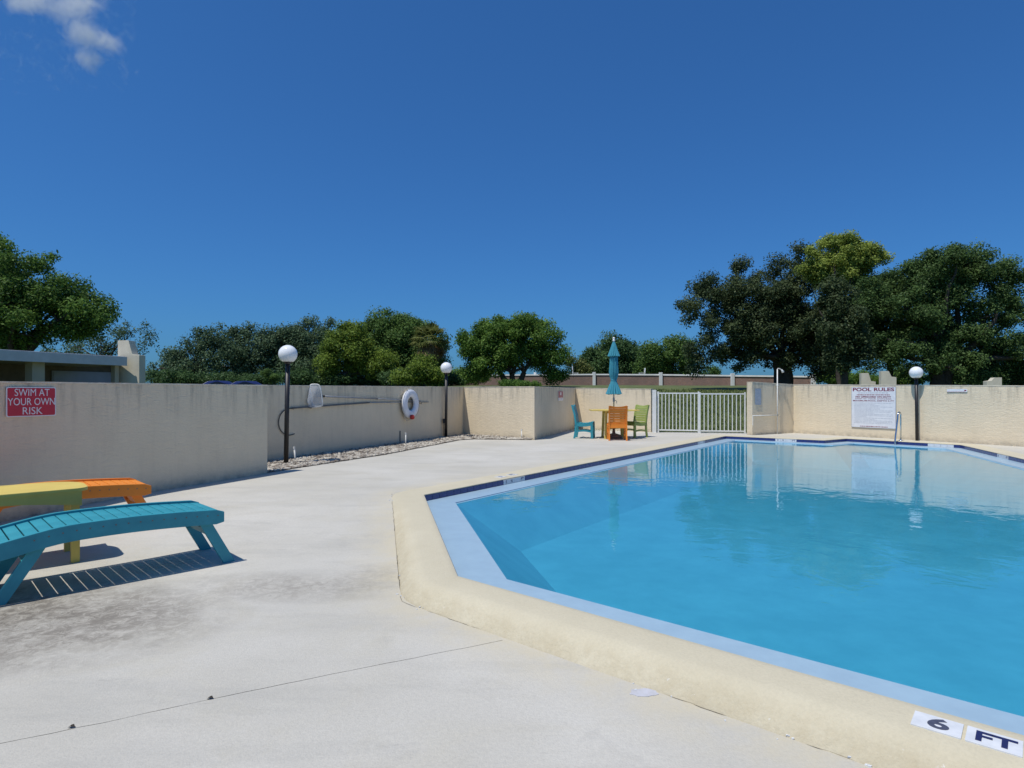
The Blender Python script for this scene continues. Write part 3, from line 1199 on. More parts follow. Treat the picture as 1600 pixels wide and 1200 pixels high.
# ------------------------------------------------------------------ skimmer net, poles, hose, ring buoy on the shaded wall
def on_wall(px, z, out):
    p, al, nn = wallpt(W2a, W2b, px, out)
    return Vector((p.x, p.y, z))


_, WAL, WN = wallpt(W2a, W2b, 500)
e = empty("skimmer_net", on_wall(488, 0.99, 0.10))
tag(e, "white mesh pool skimmer net with long metal pole hung on shaded wall", "pool net")
base = e.location.copy()
# frame: rounded rectangle hanging across the wall, tilted towards the viewer
fx = (WN * 0.82 + WAL * 0.58).normalized()
loop = []
for k in range(28):
    a = 2 * math.pi * k / 28
    cx_, cz_ = math.cos(a), math.sin(a)
    sx_ = math.copysign(abs(cx_) ** 0.45, cx_) * 0.105
    sz_ = math.copysign(abs(cz_) ** 0.45, cz_) * 0.225
    loop.append(fx * (sx_ + 0.035 * (sz_ / 0.245 < 0) * 0) + Vector((0, 0, sz_ + 0.26)) + fx * (-0.035 * sz_ / 0.245))
m = MB()
m.tube(loop + [loop[0]], 0.014, 8, cap=False)
m.build("frame", M['pvc'], e, True)
def see_through(m, fac):
    nt = m.node_tree
    o_ = next(n for n in nt.nodes if n.type == 'OUTPUT_MATERIAL')
    t_ = nt.nodes.new('ShaderNodeBsdfTransparent')
    x_ = nt.nodes.new('ShaderNodeMixShader')
    x_.inputs[0].default_value = fac
    nt.links.new(nt.nodes['Principled BSDF'].outputs[0], x_.inputs[1])
    nt.links.new(t_.outputs[0], x_.inputs[2])
    nt.links.new(x_.outputs[0], o_.inputs['Surface'])
M['net'] = pmat("white_net_mesh", (0.55, 0.58, 0.62), (0.42, 0.45, 0.50), 60, 0.7, 0.5, 200, 0.004)
see_through(M['net'], 0.60)
bagd = -WAL
m = MB()
lv = []
for t in range(7):
    f = t / 6
    shrink = 1 - 0.72 * f ** 1.4
    for p in loop:
        q = p - Vector((0, 0, 0.26))
        q = q * shrink + Vector((0, 0, 0.26 - 0.17 * f)) + bagd * (0.20 * f) + WN * (0.012 * math.sin(9 * f + p.z * 20))
        lv.append(q)
nl = len(loop)
m.add(lv, [(t * nl + k, t * nl + (k + 1) % nl, (t + 1) * nl + (k + 1) % nl, (t + 1) * nl + k) for t in range(6) for k in range(nl)] + [tuple(range(6 * nl, 7 * nl))])
m.build("net_bag", M['net'], e, True)
pa = on_wall(499, 1.232, 0.10) - base
pb = on_wall(585, 1.165, 0.07) - base
pcx = on_wall(655, 1.085, 0.05) - base
m = MB(); m.tube([pa, pb], 0.016, 10); m.build("outer_pole", M['alu'], e, True)
m = MB(); m.tube([pb, pcx], 0.0125, 10); m.build("inner_pole", M['alu'], e, True)
m = MB(); m.tube([pb - (pb - pa).normalized() * 0.05, pb + (pb - pa).normalized() * 0.03], 0.021, 10); m.build("cam_lock", M['greypole'], e)
m = MB(); m.tube([pa - (pb - pa).normalized() * 0.07, pa + (pb - pa).normalized() * 0.03], 0.024, 10); m.build("socket", M['rubber'], e)
a0 = on_wall(454, 1.005, 0.05)
a1 = on_wall(575, 1.075, 0.035)
a2 = on_wall(668, 1.052, 0.035)
e = empty("pool_pole", a0)
tag(e, "weathered grey pole resting on hooks low across the shaded wall", "pole")
m = MB(); m.tube([Vector((0, 0, 0)), a1 - a0], 0.017, 10); m.build("outer_pole", M['greypole'], e, True)
m = MB(); m.tube([a1 - a0, a2 - a0], 0.013, 10); m.build("inner_pole", M['alu'], e, True)
for px, z in ((482, 1.0), (655, 1.02)):
    m = MB()
    q = on_wall(px, z, 0.0) - a0
    m.tube([q, q + WN * 0.07 + Vector((0, 0, -0.01)), q + WN * 0.085 + Vector((0, 0, 0.04))], 0.008, 8)
    m.build("hook", M['greypole'], e)
# loop of hose hanging behind the lamp
hp_ = []
for k in range(22):
    f = k / 21
    a = R(72) + R(220) * f
    px = 452 + 18 * math.cos(a)
    hp_.append(on_wall(px, 0.74 + 0.26 * math.sin(a) + 0.0, 0.02))
m = MB(); m.tube(hp_, 0.010, 8)
tag(m.build("hose", M['hose'], None, True), "thin dark hose looped on the wall behind the nearest lamp post", "hose")

rc = on_wall(636, 1.02, 0.10)
e = empty("life_ring", rc)
tag(e, "white life ring with rope hung on the shaded wall", "life ring")
m = MB()
lp = []
tor_v, tor_f = [], []
A_, B_ = 40, 14
for i in range(A_):
    a = 2 * math.pi * i / A_
    for j in range(B_):
        b = 2 * math.pi * j / B_
        rr = 0.272 + 0.105 * math.cos(b)
        tor_v.append(WAL * (rr * math.cos(a)) + Vector((0, 0, rr * math.sin(a))) + WN * (0.062 * math.sin(b)))
for i in range(A_):
    for j in range(B_):
        tor_f.append((i * B_ + j, ((i + 1) % A_) * B_ + j, ((i + 1) % A_) * B_ + (j + 1) % B_, i * B_ + (j + 1) % B_))
m.add(tor_v, tor_f)
m.build("ring", M['foam'], e, True)
rl = []
for i in range(49):
    a = 2 * math.pi * i / 48
    rr = 0.385 + 0.035 * abs(math.sin(2 * a))
    rl.append(WAL * (rr * math.cos(a + .4)) + Vector((0, 0, rr * math.sin(a + .4))) + WN * 0.01)
m = MB(); m.tube(rl, 0.007, 6, cap=False); m.build("grab_rope", M['rope'], e, True)
for k in range(4):
    a = math.pi / 2 * k + 0.4
    m = MB()
    c = WAL * (0.272 * math.cos(a)) + Vector((0, 0, 0.272 * math.sin(a)))
    rad = (WAL * math.cos(a) + Vector((0, 0, math.sin(a))))
    tan = (WAL * -math.sin(a) + Vector((0, 0, math.cos(a))))
    band = []
    for j in range(B_ + 1):
        b = 2 * math.pi * j / B_
        band.append(c + rad * (0.109 * math.cos(b)) + WN * (0.066 * math.sin(b)))
    vs = [p - tan * 0.025 for p in band] + [p + tan * 0.025 for p in band]
    m.add(vs, [(j, j + 1, B_ + 1 + j + 1, B_ + 1 + j) for j in range(B_)])
    m.build("strap", M['signwhite'], e, True)
m = MB(); m.tube([WN * -0.10 + Vector((0, 0, 0.17)), WN * 0.02 + Vector((0, 0, 0.17)), WN * 0.03 + Vector((0, 0, 0.21))], 0.010, 8); m.build("hanger", M['greypole'], e)
hang = [WAL * (-0.26) + Vector((0, 0, -0.20)) + WN * 0.0, WAL * (-0.27) + Vector((0, 0, -0.36)), WAL * (-0.16) + Vector((0, 0, -0.44)), WAL * (-0.02) + Vector((0, 0, -0.38))]
m = MB(); m.tube(hang, 0.008, 6); m.build("throw_line", M['rope'], e, True)
m = MB(); m.lathe([(0.001, 0), (0.05, 0.01), (0.062, 0.06), (0.045, 0.11), (0.001, 0.125)], tuple(WAL * (-0.07) + Vector((0, 0, -0.40)) + WN * 0.10), 14)
m.build("float_handle", M['redcloth'], e, True)

# ------------------------------------------------------------------ signs
def sign(name, a, b, px0, px1, ztop, zbot, label, face, border=None, thick=0.006, lines=()):
    p0, al, nn = wallpt(a, b, px0, 0.012)
    p1, _, _ = wallpt(a, b, px1, 0.012)
    W = (p1 - p0).length
    H = ztop - zbot
    c = (p0 + p1) / 2 + Vector((0, 0, (ztop + zbot) / 2))
    e = empty(name)
    e.matrix_world = frame_matrix(c, al, nn)
    tag(e, label, "sign")
    def rrect(w, h, r, n=5):
        pts_ = []
        for cx, cy, a0 in ((w / 2 - r, h / 2 - r, 0), (-w / 2 + r, h / 2 - r, 90), (-w / 2 + r, -h / 2 + r, 180), (w / 2 - r, -h / 2 + r, 270)):
            for k in range(n + 1):
                t = R(a0 + 90 * k / n)
                pts_.append((cx + r * math.cos(t), cy + r * math.sin(t)))
        return pts_
    m = MB(); m.prism(rrect(W, H, 0.02), 0, thick); m.build("plate", M[border or face], e)
    if border:
        m = MB(); m.prism(rrect(W - 0.022, H - 0.022, 0.014), thick, thick + 0.0012); m.build("panel", M[face], e)
    return e, W, H, thick + (0.0012 if border else 0)


e, W, H, zt = sign("swim_sign", W1a, W1b, 8, 86, 1.365, 1.043, "red sign with white capitals reading swim at your own risk", 'signred', 'signwhite')
for txt, y, sz in (("SWIM AT", 0.098, 0.100), ("YOUR OWN", -0.002, 0.100), ("RISK", -0.102, 0.100)):
    me = text_mesh(txt, sz, M['signwhite'], 0.0006)
    wd = max(v.co.x for v in me.vertices) - min(v.co.x for v in me.vertices)
    target = {"SWIM AT": 0.70, "YOUR OWN": 0.945, "RISK": 0.40}[txt] * W
    g = link("lettering", me, None, e)
    g.location = (0.003, y, zt + 0.0008)
    g.scale = (target / wd, 1.12, 1)

W3a, W3b = Vector((9.15, 19.76)), Vector((12.38, 14.70))
e, W, H, zt = sign("rules_board", W3a, W3b, 1331, 1400.5, 1.475, 0.285, "large white pool rules board on the sunlit wall", 'signwhite', 'signgrey', thick=0.012)
def line(txt, y, h, wfrac, ink, bold=0.0):
    words = txt.split()
    ms = [text_mesh(w_, h, M[ink], 0.0006, bold=bold) for w_ in words]
    ext = [(min(v.co.x for v in q.vertices), max(v.co.x for v in q.vertices)) for q in ms]
    gap = h * 0.36
    total = sum(b_ - a_ for a_, b_ in ext) + gap * (len(words) - 1)
    k_ = W * wfrac / total
    x = -total / 2
    for q, (a_, b_) in zip(ms, ext):
        g = link("lettering", q, None, e)
        g.location = ((x - a_) * k_, y, zt + 0.0008)
        g.scale = (k_, 1, 1)
        x += b_ - a_ + gap
line("POOL RULES", 0.515, 0.135, 0.93, 'maroon', 0.004)
line("NO LIFEGUARD ON DUTY", 0.305, 0.062, 0.80, 'maroon', 0.0025)
line("SWIM AT YOUR OWN RISK", 0.248, 0.052, 0.82, 'maroon')
line("MAXIMUM POOL DEPTH 6 FT", 0.190, 0.056, 0.92, 'maroon', 0.001)
rt = random.Random(6)
def dashes(y, h, x0, x1, ink):
    m = MB()
    x = x0
    while x < x1:
        w_ = rt.uniform(0.015, 0.075)
        w_ = min(w_, x1 - x)
        m.box((x + w_ / 2, y, zt + 0.0006), (w_, h, 0.001))
        x += w_ + rt.uniform(0.010, 0.018)
    m.build("print_line", M[ink], e)['kind'] = 'stuff'
dashes(0.420, 0.018, -0.42, 0.42, 'signgrey')
dashes(0.365, 0.022, -0.46, 0.46, 'maroon')
y = 0.125
for k in range(17):
    ln = rt.choice((0.35, 0.6, 0.75, 1.05, 1.08, 1.1))
    if k % 3 == 0: ln = 1.1
    dashes(y, 0.011, -0.54 if k % 2 == 0 else -0.52, -0.54 + ln * 0.98, 'signgrey')
    y -= 0.0365
dashes(-0.555, 0.020, -0.36, 0.40, 'maroon')

e, W, H, zt = sign("strip_sign", W3a, W3b, 1480, 1512, 1.405, 1.325, "narrow faded white strip sign high on the sunlit wall", 'signwhite')
m = MB(); m.box((W * 0.40, 0, zt + 0.0008), (W * 0.10, 0.03, 0.0012)); m.build("red_mark", M['maroon'], e)
m = MB(); m.box((-0.02, -0.034, zt + 0.0008), (W * 0.9, 0.006, 0.0012)); m.build("print_line", M['fadedred'], e)
e, W, H, zt = sign("warning_sign", Vector((0.62, 16.80)), Vector((2.32, 22.25)), 871.5, 879, 1.36, 1.05, "small sun bleached red sign on the shaded return wall", 'signwhite')
m = MB(); m.box((0, 0.045, zt + 0.0008), (W * 0.96, 0.21, 0.0012)); m.build("panel", M['fadedred'], e)
m = MB(); m.box((0.0, 0.07, zt + 0.002), (W * 0.25, 0.09, 0.0012)); m.build("figure", M['signwhite'], e)
dashes(-0.10, 0.012, -W * 0.4, W * 0.4, 'fadedred')
e, W, H, zt = sign("notice_sign", W4a, W4b, 1179.2, 1188.5, 1.435, 0.93, "small faded blue notice on the shower wall", 'signblue')
for k in range(4):
    dashes(0.16 - 0.11 * k, 0.03, -W * 0.32, W * 0.36, 'signgrey')

# ------------------------------------------------------------------ outdoor shower
p, al, nn = wallpt(W4a, W4b, 1212, 0.06)
e = empty("outdoor_shower", (p.x, p.y, 0))
tag(e, "white outdoor shower pipe with bent head against the tall wall", "shower")
m = MB(); m.tube([(0, 0, -0.02), (0, 0, 2.05)], 0.017, 10); m.build("riser", M['pvc'], e, True)
hd = (nn * 0.2 + al * 0.98).normalized()
m = MB(); m.tube([Vector((0, 0, 2.05)), Vector((0, 0, 2.075)) + hd * 0.03, Vector((0, 0, 2.07)) + hd * 0.10, Vector((0, 0, 2.03)) + hd * 0.17], 0.014, 10); m.build("arm", M['pvc'], e, True)
m = MB(); m.tube([Vector((0, 0, 2.04)) + hd * 0.16, Vector((0, 0, 1.965)) + hd * 0.225], [0.018, 0.045], 12); m.build("shower_head", M['pvc'], e, True)
q, _, _ = wallpt(W4a, W4b, 1177, 0.06)
m = MB()
m.tube([Vector((q.x - p.x, q.y - p.y, 0.60)) - al * 0.10, Vector((0, 0, 0.60))], 0.016, 10); m.build("supply_pipe", M['pvc'], e, True)
m = MB(); m.tube([Vector((q.x - p.x, q.y - p.y, 0.60)) - al * 0.10, Vector((q.x - p.x, q.y - p.y, 0.30)) - al * 0.10], 0.012, 8); m.build("drop_pipe", M['pvc'], e)
m = MB(); m.tube([Vector((0, 0, 0.60)), Vector((0, 0, 0.60)) + nn * 0.05], 0.026, 10); m.build("valve", M['steel'], e)
m = MB(); m.box(Vector((0.02, 0, 1.55)) - nn * 0.03, (0.06, 0.06, 0.04)); m.build("bracket", M['pvc'], e)

# ------------------------------------------------------------------ grab rail
fo, fal, fout, fL = edge_frame(PG, PF)
gp = Vector((10.39, 16.40, 0))
e = empty("grab_rail", gp)
tag(e, "bent steel pool grab rail beside the rules board", "handrail")
pts_ = [fout * 0.26 + Vector((0, 0, -0.02)), fout * 0.26 + Vector((0, 0, 0.66))]
for k in range(1, 9):
    a = math.pi * k / 9
    pts_.append(fout * (0.15 + 0.11 * math.cos(a)) + Vector((0, 0, 0.68 + 0.10 * math.sin(a))))
pts_ += [fout * 0.03 + Vector((0, 0, 0.60)), fout * -0.14 + Vector((0, 0, 0.06)), fout * -0.20 + Vector((0, 0, -0.45))]
m = MB(); m.tube(pts_, 0.022, 14); m.build("rail", M['steel'], e, True)
m = MB(); m.lathe([(0.022, 0.03), (0.05, 0.012), (0.055, 0.0)], tuple(fout * 0.26 + Vector((0, 0, 0.003))), 16); m.build("escutcheon", M['steel'], e, True)

# ------------------------------------------------------------------ white gate and fence panel
def picket_panel(name, a, b, n, label, zt, zb, hinge=False):
    a, b = Vector((*a, 0)), Vector((*b, 0))
    e = empty(name, a)
    tag(e, label, "gate" if hinge else "fence")
    d = (b - a)
    L = d.length
    d.normalize()
    q = lambda s, z: d * s + Vector((0, 0, z))
    for s, w in (((0.02, 0.06), (L - 0.02, 0.045)) if hinge else ((0.0, 0.085), (L - 0.02, 0.045))):
        m = MB(); m.bar(q(s, 0.0), q(s, zt + 0.035), w, w, up=d); m.build("post", M['white'], e, bevel=0.004)
    for z in (zt - 0.02, zb):
        m = MB(); m.bar(q(0.03, z), q(L - 0.03, z), 0.035, 0.04); m.build("rail", M['white'], e, bevel=0.003)
    first = None
    for k in range(n):
        s = 0.03 + (L - 0.06) * (k + 1) / (n + 1)
        if first is None:
            m = MB(); m.bar(Vector((0, 0, zb + 0.02)), Vector((0, 0, zt - 0.04)), 0.026, 0.026, up=d)
            first = m.build("picket", M['white'], e)
        else:
            c = first.copy(); COL.objects.link(c); c.parent = e; first_ = c
        (first if k == 0 else first_).location = q(s, 0)
    if hinge:
        m = MB(); m.bar(q(-0.02, 1.02), q(-0.02, 1.20), 0.05, 0.05, up=d); m.build("latch", M['greypole'], e)
    return e


ga, gm, gb = (4.79, 20.02), (6.05, 19.66), (7.46, 19.42)
picket_panel("pool_gate", ga, gm, 10, "white metal picket gate beside the patio table wall", 1.31, 0.085, True)
picket_panel("picket_fence", gm, gb, 10, "white metal picket fence panel between gate and shower wall", 1.29, 0.075)
m = MB(); m.box((0, 0, 0.69), (0.13, 0.10, 1.42), rz=math.atan2(-0.36, 1.26))
o = m.build("gate_post", M['white'], bevel=0.006)
o.location = (4.68, 19.99, 0)
tag(o, "wide white gate post at the end of the stucco wall", "post")

# ------------------------------------------------------------------ dining chairs
def chair(mat, loc, facing, label):
    """poly-lumber chair facing +Y in its own frame"""
    e = empty("patio_chair", (*loc, 0), R(-facing))
    tag(e, label, "chair", "chairs round the patio table")
    for s in (-1, 1):
        x = 0.235 * s
        prof_ = [(-0.27, 0.0), (-0.235, 0.22), (-0.225, 0.44), (-0.265, 0.70), (-0.335, 0.95)]
        for (y0, z0), (y1, z1) in ():
            pass
        m = MB()
        vs = []
        for (y_, z_) in prof_:
            for dx, dy in ((-0.02, -0.028), (0.02, -0.028), (0.02, 0.028), (-0.02, 0.028)):
                vs.append((x + dx, y_ + dy, z_))
        fs = [(3, 2, 1, 0), (16, 17, 18, 19)]
        for k in range(4):
            for j in range(4):
                fs.append((4 * k + j, 4 * k + (j + 1) % 4, 4 * k + 4 + (j + 1) % 4, 4 * k + 4 + j))
        m.add(vs, fs)
        m.build("back_post", M[mat], e, bevel=0.004)
        m = MB(); m.bar((x, 0.235, 0), (x, 0.225, 0.43), 0.045, 0.07, up=(0, 1, 0)); m.build("leg", M[mat], e, bevel=0.004)
        # seat side rail, dished
        m = MB()
        N_ = 7
        vs = []
        for k in range(N_):
            f = k / (N_ - 1)
            y_ = -0.235 + 0.49 * f
            dz = -0.03 * math.sin(math.pi * f) + 0.02 * f
            vs += [(x - 0.02, y_, 0.36 + dz), (x + 0.02, y_, 0.36 + dz), (x + 0.02, y_, 0.44 + dz), (x - 0.02, y_, 0.44 + dz)]
        fs = [(3, 2, 1, 0), tuple(range(4 * N_ - 4, 4 * N_))]
        for k in range(N_ - 1):
            for j in range(4):
                fs.append((4 * k + j, 4 * k + (j + 1) % 4, 4 * k + 4 + (j + 1) % 4, 4 * k + 4 + j))
        m.add(vs, fs)
        m.build("seat_rail", M[mat], e)
        m = MB()
        vs = []
        for k in range(N_):
            f = k / (N_ - 1)
            y_ = -0.235 + 0.46 * f
            dz = 0.035 * math.sin(math.pi * f)
            vs += [(x - 0.014, y_, 0.165 + dz), (x + 0.014, y_, 0.165 + dz), (x + 0.014, y_, 0.21 + dz), (x - 0.014, y_, 0.21 + dz)]
        m.add(vs, fs)
        m.build("stretcher", M[mat], e)
    for k in range(6):
        f = k / 5
        y_ = -0.20 + 0.43 * f
        z_ = 0.445 - 0.03 * math.sin(math.pi * f) + 0.02 * f
        m = MB(); m.box((0, y_, z_), (0.46, 0.072, 0.022)); m.build("seat_slat", M[mat], e, bevel=0.003)
    for k in range(6):
        z_ = 0.50 + 0.068 * k
        f = (z_ - 0.44) / 0.51
        y_ = -0.225 - 0.04 * f - 0.07 * f * f + 0.008
        m = MB()
        m.box((0, y_ + 0.004, z_), (0.435, 0.020, 0.060), M=Matrix.Rotation(R(8 + 10 * f), 3, 'X'))
        m.build("back_slat", M[mat], e, bevel=0.003)
    # top rail with a dipped upper edge
    m = MB()
    vs = []
    for k in range(9):
        f = k / 8 * 2 - 1
        x_ = 0.225 * f
        zt_ = 0.925 + 0.032 * f * f
        vs += [(x_, -0.315, 0.875), (x_, -0.29, 0.875), (x_, -0.325 + .012, zt_), (x_, -0.345, zt_)]
    fs = [(3, 2, 1, 0), (32, 33, 34, 35)]
    for k in range(8):
        for j in range(4):
            fs.append((4 * k + j, 4 * k + (j + 1) % 4, 4 * k + 4 + (j + 1) % 4, 4 * k + 4 + j))
    m.add(vs, fs)
    m.build("top_rail", M[mat], e)
    m = MB(); m.box((0, 0.225, 0.385), (0.43, 0.024, 0.07)); m.build("apron", M[mat], e)
    m = MB(); m.box((0, -0.225, 0.385), (0.43, 0.024, 0.09)); m.build("apron", M[mat], e)
    return e


chair('orange', (2.90, 16.80), 4, "orange slatted chair with its back to the pool")
chair('teal', (2.10, 17.55), 104, "teal slatted chair at the left side of the patio table")
chair('lime', (3.60, 17.86), 236, "lime green slatted chair at the right of the patio table")

# patio table (round top on four legs) and closed umbrella
tx, ty = 2.93, 17.50
e = empty("patio_table", (tx, ty, 0))
tag(e, "yellow patio table with the closed umbrella standing through it", "table")
for k in range(9):
    w_ = 0.145
    x_ = (k - 4) * 0.151
    hl = math.sqrt(max(0.02, 0.70 ** 2 - (abs(x_) + 0.0) ** 2))
    m = MB()
    if k == 4:
        for s in (-1, 1):
            m.box((x_, s * (hl / 2 + 0.015), 0.805), (w_, hl - 0.03, 0.026))
    else:
        m.box((x_, 0, 0.805), (w_, 2 * hl, 0.026))
    m.build("plank", M['yellow'], e, bevel=0.004)
for a in range(4):
    an = R(45 + 90 * a)
    m = MB(); m.bar((0.40 * math.cos(an), 0.40 * math.sin(an), 0), (0.36 * math.cos(an), 0.36 * math.sin(an), 0.79), 0.055, 0.055, up=(math.cos(an), math.sin(an), 0)); m.build("leg", M['yellow'], e, bevel=0.005)
for a in range(2):
    an = R(45 + 90 * a)
    c_, s_ = math.cos(an), math.sin(an)
    for z in ((0.755, 0.30) if a == 0 else (0.755,)):
        for sg in (-1, 1):
            m = MB(); m.bar((sg * 0.04 * c_, sg * 0.04 * s_, z), (sg * 0.36 * c_, sg * 0.36 * s_, z), 0.03, 0.07); m.build("brace", M['yellow'], e)

e = empty("patio_umbrella", (tx, ty, 0))
tag(e, "closed teal patio umbrella with white finial", "umbrella")
m = MB(); m.tube([(0, 0, 0.05), (0, 0, 2.80)], 0.019, 12); m.build("pole", M['alu'], e, True)
M['basec'] = pmat("brown_umbrella_base", (0.20, 0.13, 0.11), (0.14, 0.09, 0.08), 12, 0.8)
m = MB(); m.lathe([(0.001, 0.0), (0.25, 0.0), (0.25, 0.05), (0.18, 0.10), (0.05, 0.14), (0.03, 0.30), (0.001, 0.30)], (0, 0, 0.002), 24); m.build("base", M['basec'], e, True)


def pleated(prof_, npl, amp, name, seed):
    m = MB()
    n = npl * 8
    rr = random.Random(seed)
    ph = [rr.uniform(-.25, .25) for _ in range(npl)]
    vs = []
    for i, (r_, z_, am) in enumerate(prof_):
        for k in range(n):
            a = 2 * math.pi * k / n
            w_ = math.cos(npl * a + ph[int(k / 8) % npl] * 0.8)
            q = r_ * (1 + am * (abs(w_) * 2 - 1.1)) if am else r_
            q *= 1 + 0.04 * noise.noise(Vector((math.cos(a) * 2, math.sin(a) * 2, z_ * 4 + seed)))
            zz = z_ + (0.035 * (abs(w_) - 0.5) if i == len(prof_) - 1 else 0)
            vs.append((q * math.cos(a), q * math.sin(a), zz))
    fs = []
    for i in range(len(prof_) - 1):
        for k in range(n):
            fs.append((i * n + k, i * n + (k + 1) % n, (i + 1) * n + (k + 1) % n, (i + 1) * n + k))
    m.add(vs, fs)
    o = m.build(name, M['fabric'], e, True)
    return o


pleated([(0.025, 2.79, 0), (0.055, 2.70, 0.1), (0.085, 2.58, 0.2), (0.122, 2.45, 0.24), (0.150, 2.35, 0.26)], 8, 0.2, "vent_canopy", 1)
pleated([(0.05, 2.60, 0), (0.085, 2.45, 0.15), (0.10, 2.30, 0.2), (0.105, 2.10, 0.24), (0.115, 1.90, 0.26), (0.10, 1.75, 0.2), (0.075, 1.665, 0.1), (0.085, 1.62, 0.12), (0.120, 1.50, 0.22), (0.165, 1.36, 0.26), (0.192, 1.26, 0.28)], 8, 0.2, "canopy", 2)
m = MB(); m.lathe([(0.080, 1.64), (0.088, 1.655), (0.088, 1.675), (0.080, 1.69)], (0, 0, 0), 20); m.build("tie_strap", M['fabric'], e, True)
m = MB(); m.lathe([(0.001, 2.78), (0.036, 2.785), (0.036, 2.83), (0.025, 2.835), (0.030, 2.85), (0.038, 2.875), (0.028, 2.90), (0.001, 2.908)], (0, 0, 0), 16); m.build("finial", M['signwhite'], e, True)
for k in range(8):
    a = 2 * math.pi * (k + 0.5) / 8
    m = MB(); m.tube([(0.06 * math.cos(a), 0.06 * math.sin(a), 1.62), (0.15 * math.cos(a), 0.15 * math.sin(a), 1.26)], 0.007, 6); m.build("rib", M['alu'], e)
m = MB(); m.tube([(0, 0, 1.16), (0, 0, 1.04)], 0.030, 12); m.tube([(0.02, 0, 1.09), (0.075, -0.02, 1.07), (0.08, -0.02, 1.0)], 0.009, 8); m.build("crank", M['alu'], e)

# ------------------------------------------------------------------ chaise loungers
def chaise(mat, loc, z0, label, bearing=45.0):
    """origin: foot end, near rail, on the deck; x runs to the head end, y across to the far rail"""
    e = empty("chaise_lounge", (loc[0], loc[1], z0))
    # local x -> bearing+180, local y -> bearing-90
    e.rotation_euler = (0, 0, R(90 - (bearing + 180)))
    tag(e, label, "sun lounger", "poly lumber sun loungers")
    Wd = 0.64
    Lx = 2.02
    def top(x):
        return 0.452 + 0.036 * math.sin(math.pi * min(1, max(0, x / 1.55))) - 0.055 * sstep(1.0, 1.6, x) + 0.01 * sstep(1.6, 2.0, x)
    Wd_in = 0
    for s, y0 in ((0, 0.0), (1, Wd - 0.034)):
        m = MB()
        N_ = 34
        vs = []
        for k in range(N_):
            x = Lx * k / (N_ - 1)
            t = top(x)
            hgt = 0.118
            endr = 0.018 if k in (0, N_ - 1) else 0
            for (yy, zz) in ((0, t - hgt + endr), (0.034, t - hgt + endr), (0.034, t - endr), (0, t - endr)):
                vs.append((x, -(y0 + yy), zz))
        fs = [(3, 2, 1, 0), tuple(range(4 * N_ - 4, 4 * N_))]
        for k in range(N_ - 1):
            for j in range(4):
                fs.append((4 * k + j, 4 * k + (j + 1) % 4, 4 * k + 4 + (j + 1) % 4, 4 * k + 4 + j))
        m.add(vs, fs)
        m.build("side_rail", M[mat], e, bevel=0.004)
    sm = None
    x = 0.05
    k = 0
    while x < 1.42:
        slope = math.atan2(top(x + 0.04) - top(x - 0.04), 0.08)
        if sm is None:
            m = MB(); m.box((0, 0, 0), (0.0722, Wd - 0.074, 0.016))
            o = m.build("slat", M[mat], e, bevel=0.003)
            sm = o
        else:
            o = sm.copy(); COL.objects.link(o); o.parent = e
        o.location = (x, -Wd / 2, top(x) - 0.026)
        o.rotation_euler = (0, -slope, 0)
        x += 0.0792
    # back section: a hinged slatted frame, slightly raised
    hx, hz = 1.42, top(1.42) - 0.05
    br = empty("backrest", (hx, -Wd / 2, hz))
    br.parent = e
    br.rotation_euler = (0, -R(9), 0)
    for s in (-1, 1):
        m = MB(); m.box((0.34, s * 0.235, 0.0), (0.70, 0.03, 0.05)); m.build("back_rail", M[mat], br, bevel=0.003)
    for j in range(9):
        m = MB(); m.box((0.035 + 0.0785 * j, 0, 0.036), (0.0735, Wd - 0.082, 0.022)); m.build("slat", M[mat], br, bevel=0.003)
    # stainless screws through the side rails
    sc_ = None
    for k in range(16):
        x = 0.05 + 0.0792 * k
        if sc_ is None:
            m = MB(); m.tube([(0, 0, 0), (0, 0.003, 0)], 0.0055, 8)
            o = m.build("screw", M['greypole'], e); sc_ = o
        else:
            o = sc_.copy(); COL.objects.link(o); o.parent = e
        o.location = (x, 0.0, top(x) - 0.045)
    # splayed legs
    for (xt, xf) in ((0.165, -0.055), (1.17, 1.43)):
        for y_ in (0.050, Wd - 0.050):
            m = MB()
            zt_ = top(xt) - 0.05
            d_ = Vector((xf - xt, 0, -zt_))
            wx = 0.092
            vs = []
            for yy in (-0.017, 0.017):
                vs += [(xt - wx / 2, -y_ + yy, zt_), (xt + wx / 2, -y_ + yy, zt_), (xf + wx / 2, -y_ + yy, 0.0), (xf - wx / 2, -y_ + yy, 0.0)]
            m.add(vs, [(0, 1, 2, 3), (7, 6, 5, 4), (0, 4, 5, 1), (1, 5, 6, 2), (2, 6, 7, 3), (3, 7, 4, 0)])
            m.build("leg", M[mat], e, bevel=0.005)
        f = 0.33
        m = MB(); m.box((xt + (xf - xt) * f, -Wd / 2, 0.40 * (1 - f)), (0.022, Wd - 0.136, 0.075), M=Matrix.Rotation(math.atan2(xf - xt, -0.40) + math.pi, 3, 'Y'))
        m.build("stretcher", M[mat], e)
    return e


chaise('teal', (-2.365, 5.00), deck_z(0, 4.6), "teal slatted sun lounger nearest the camera", 45)
chaise('orange', (-3.70, 6.24), deck_z(0, 5.9), "orange slatted sun lounger by the shaded wall", 46)

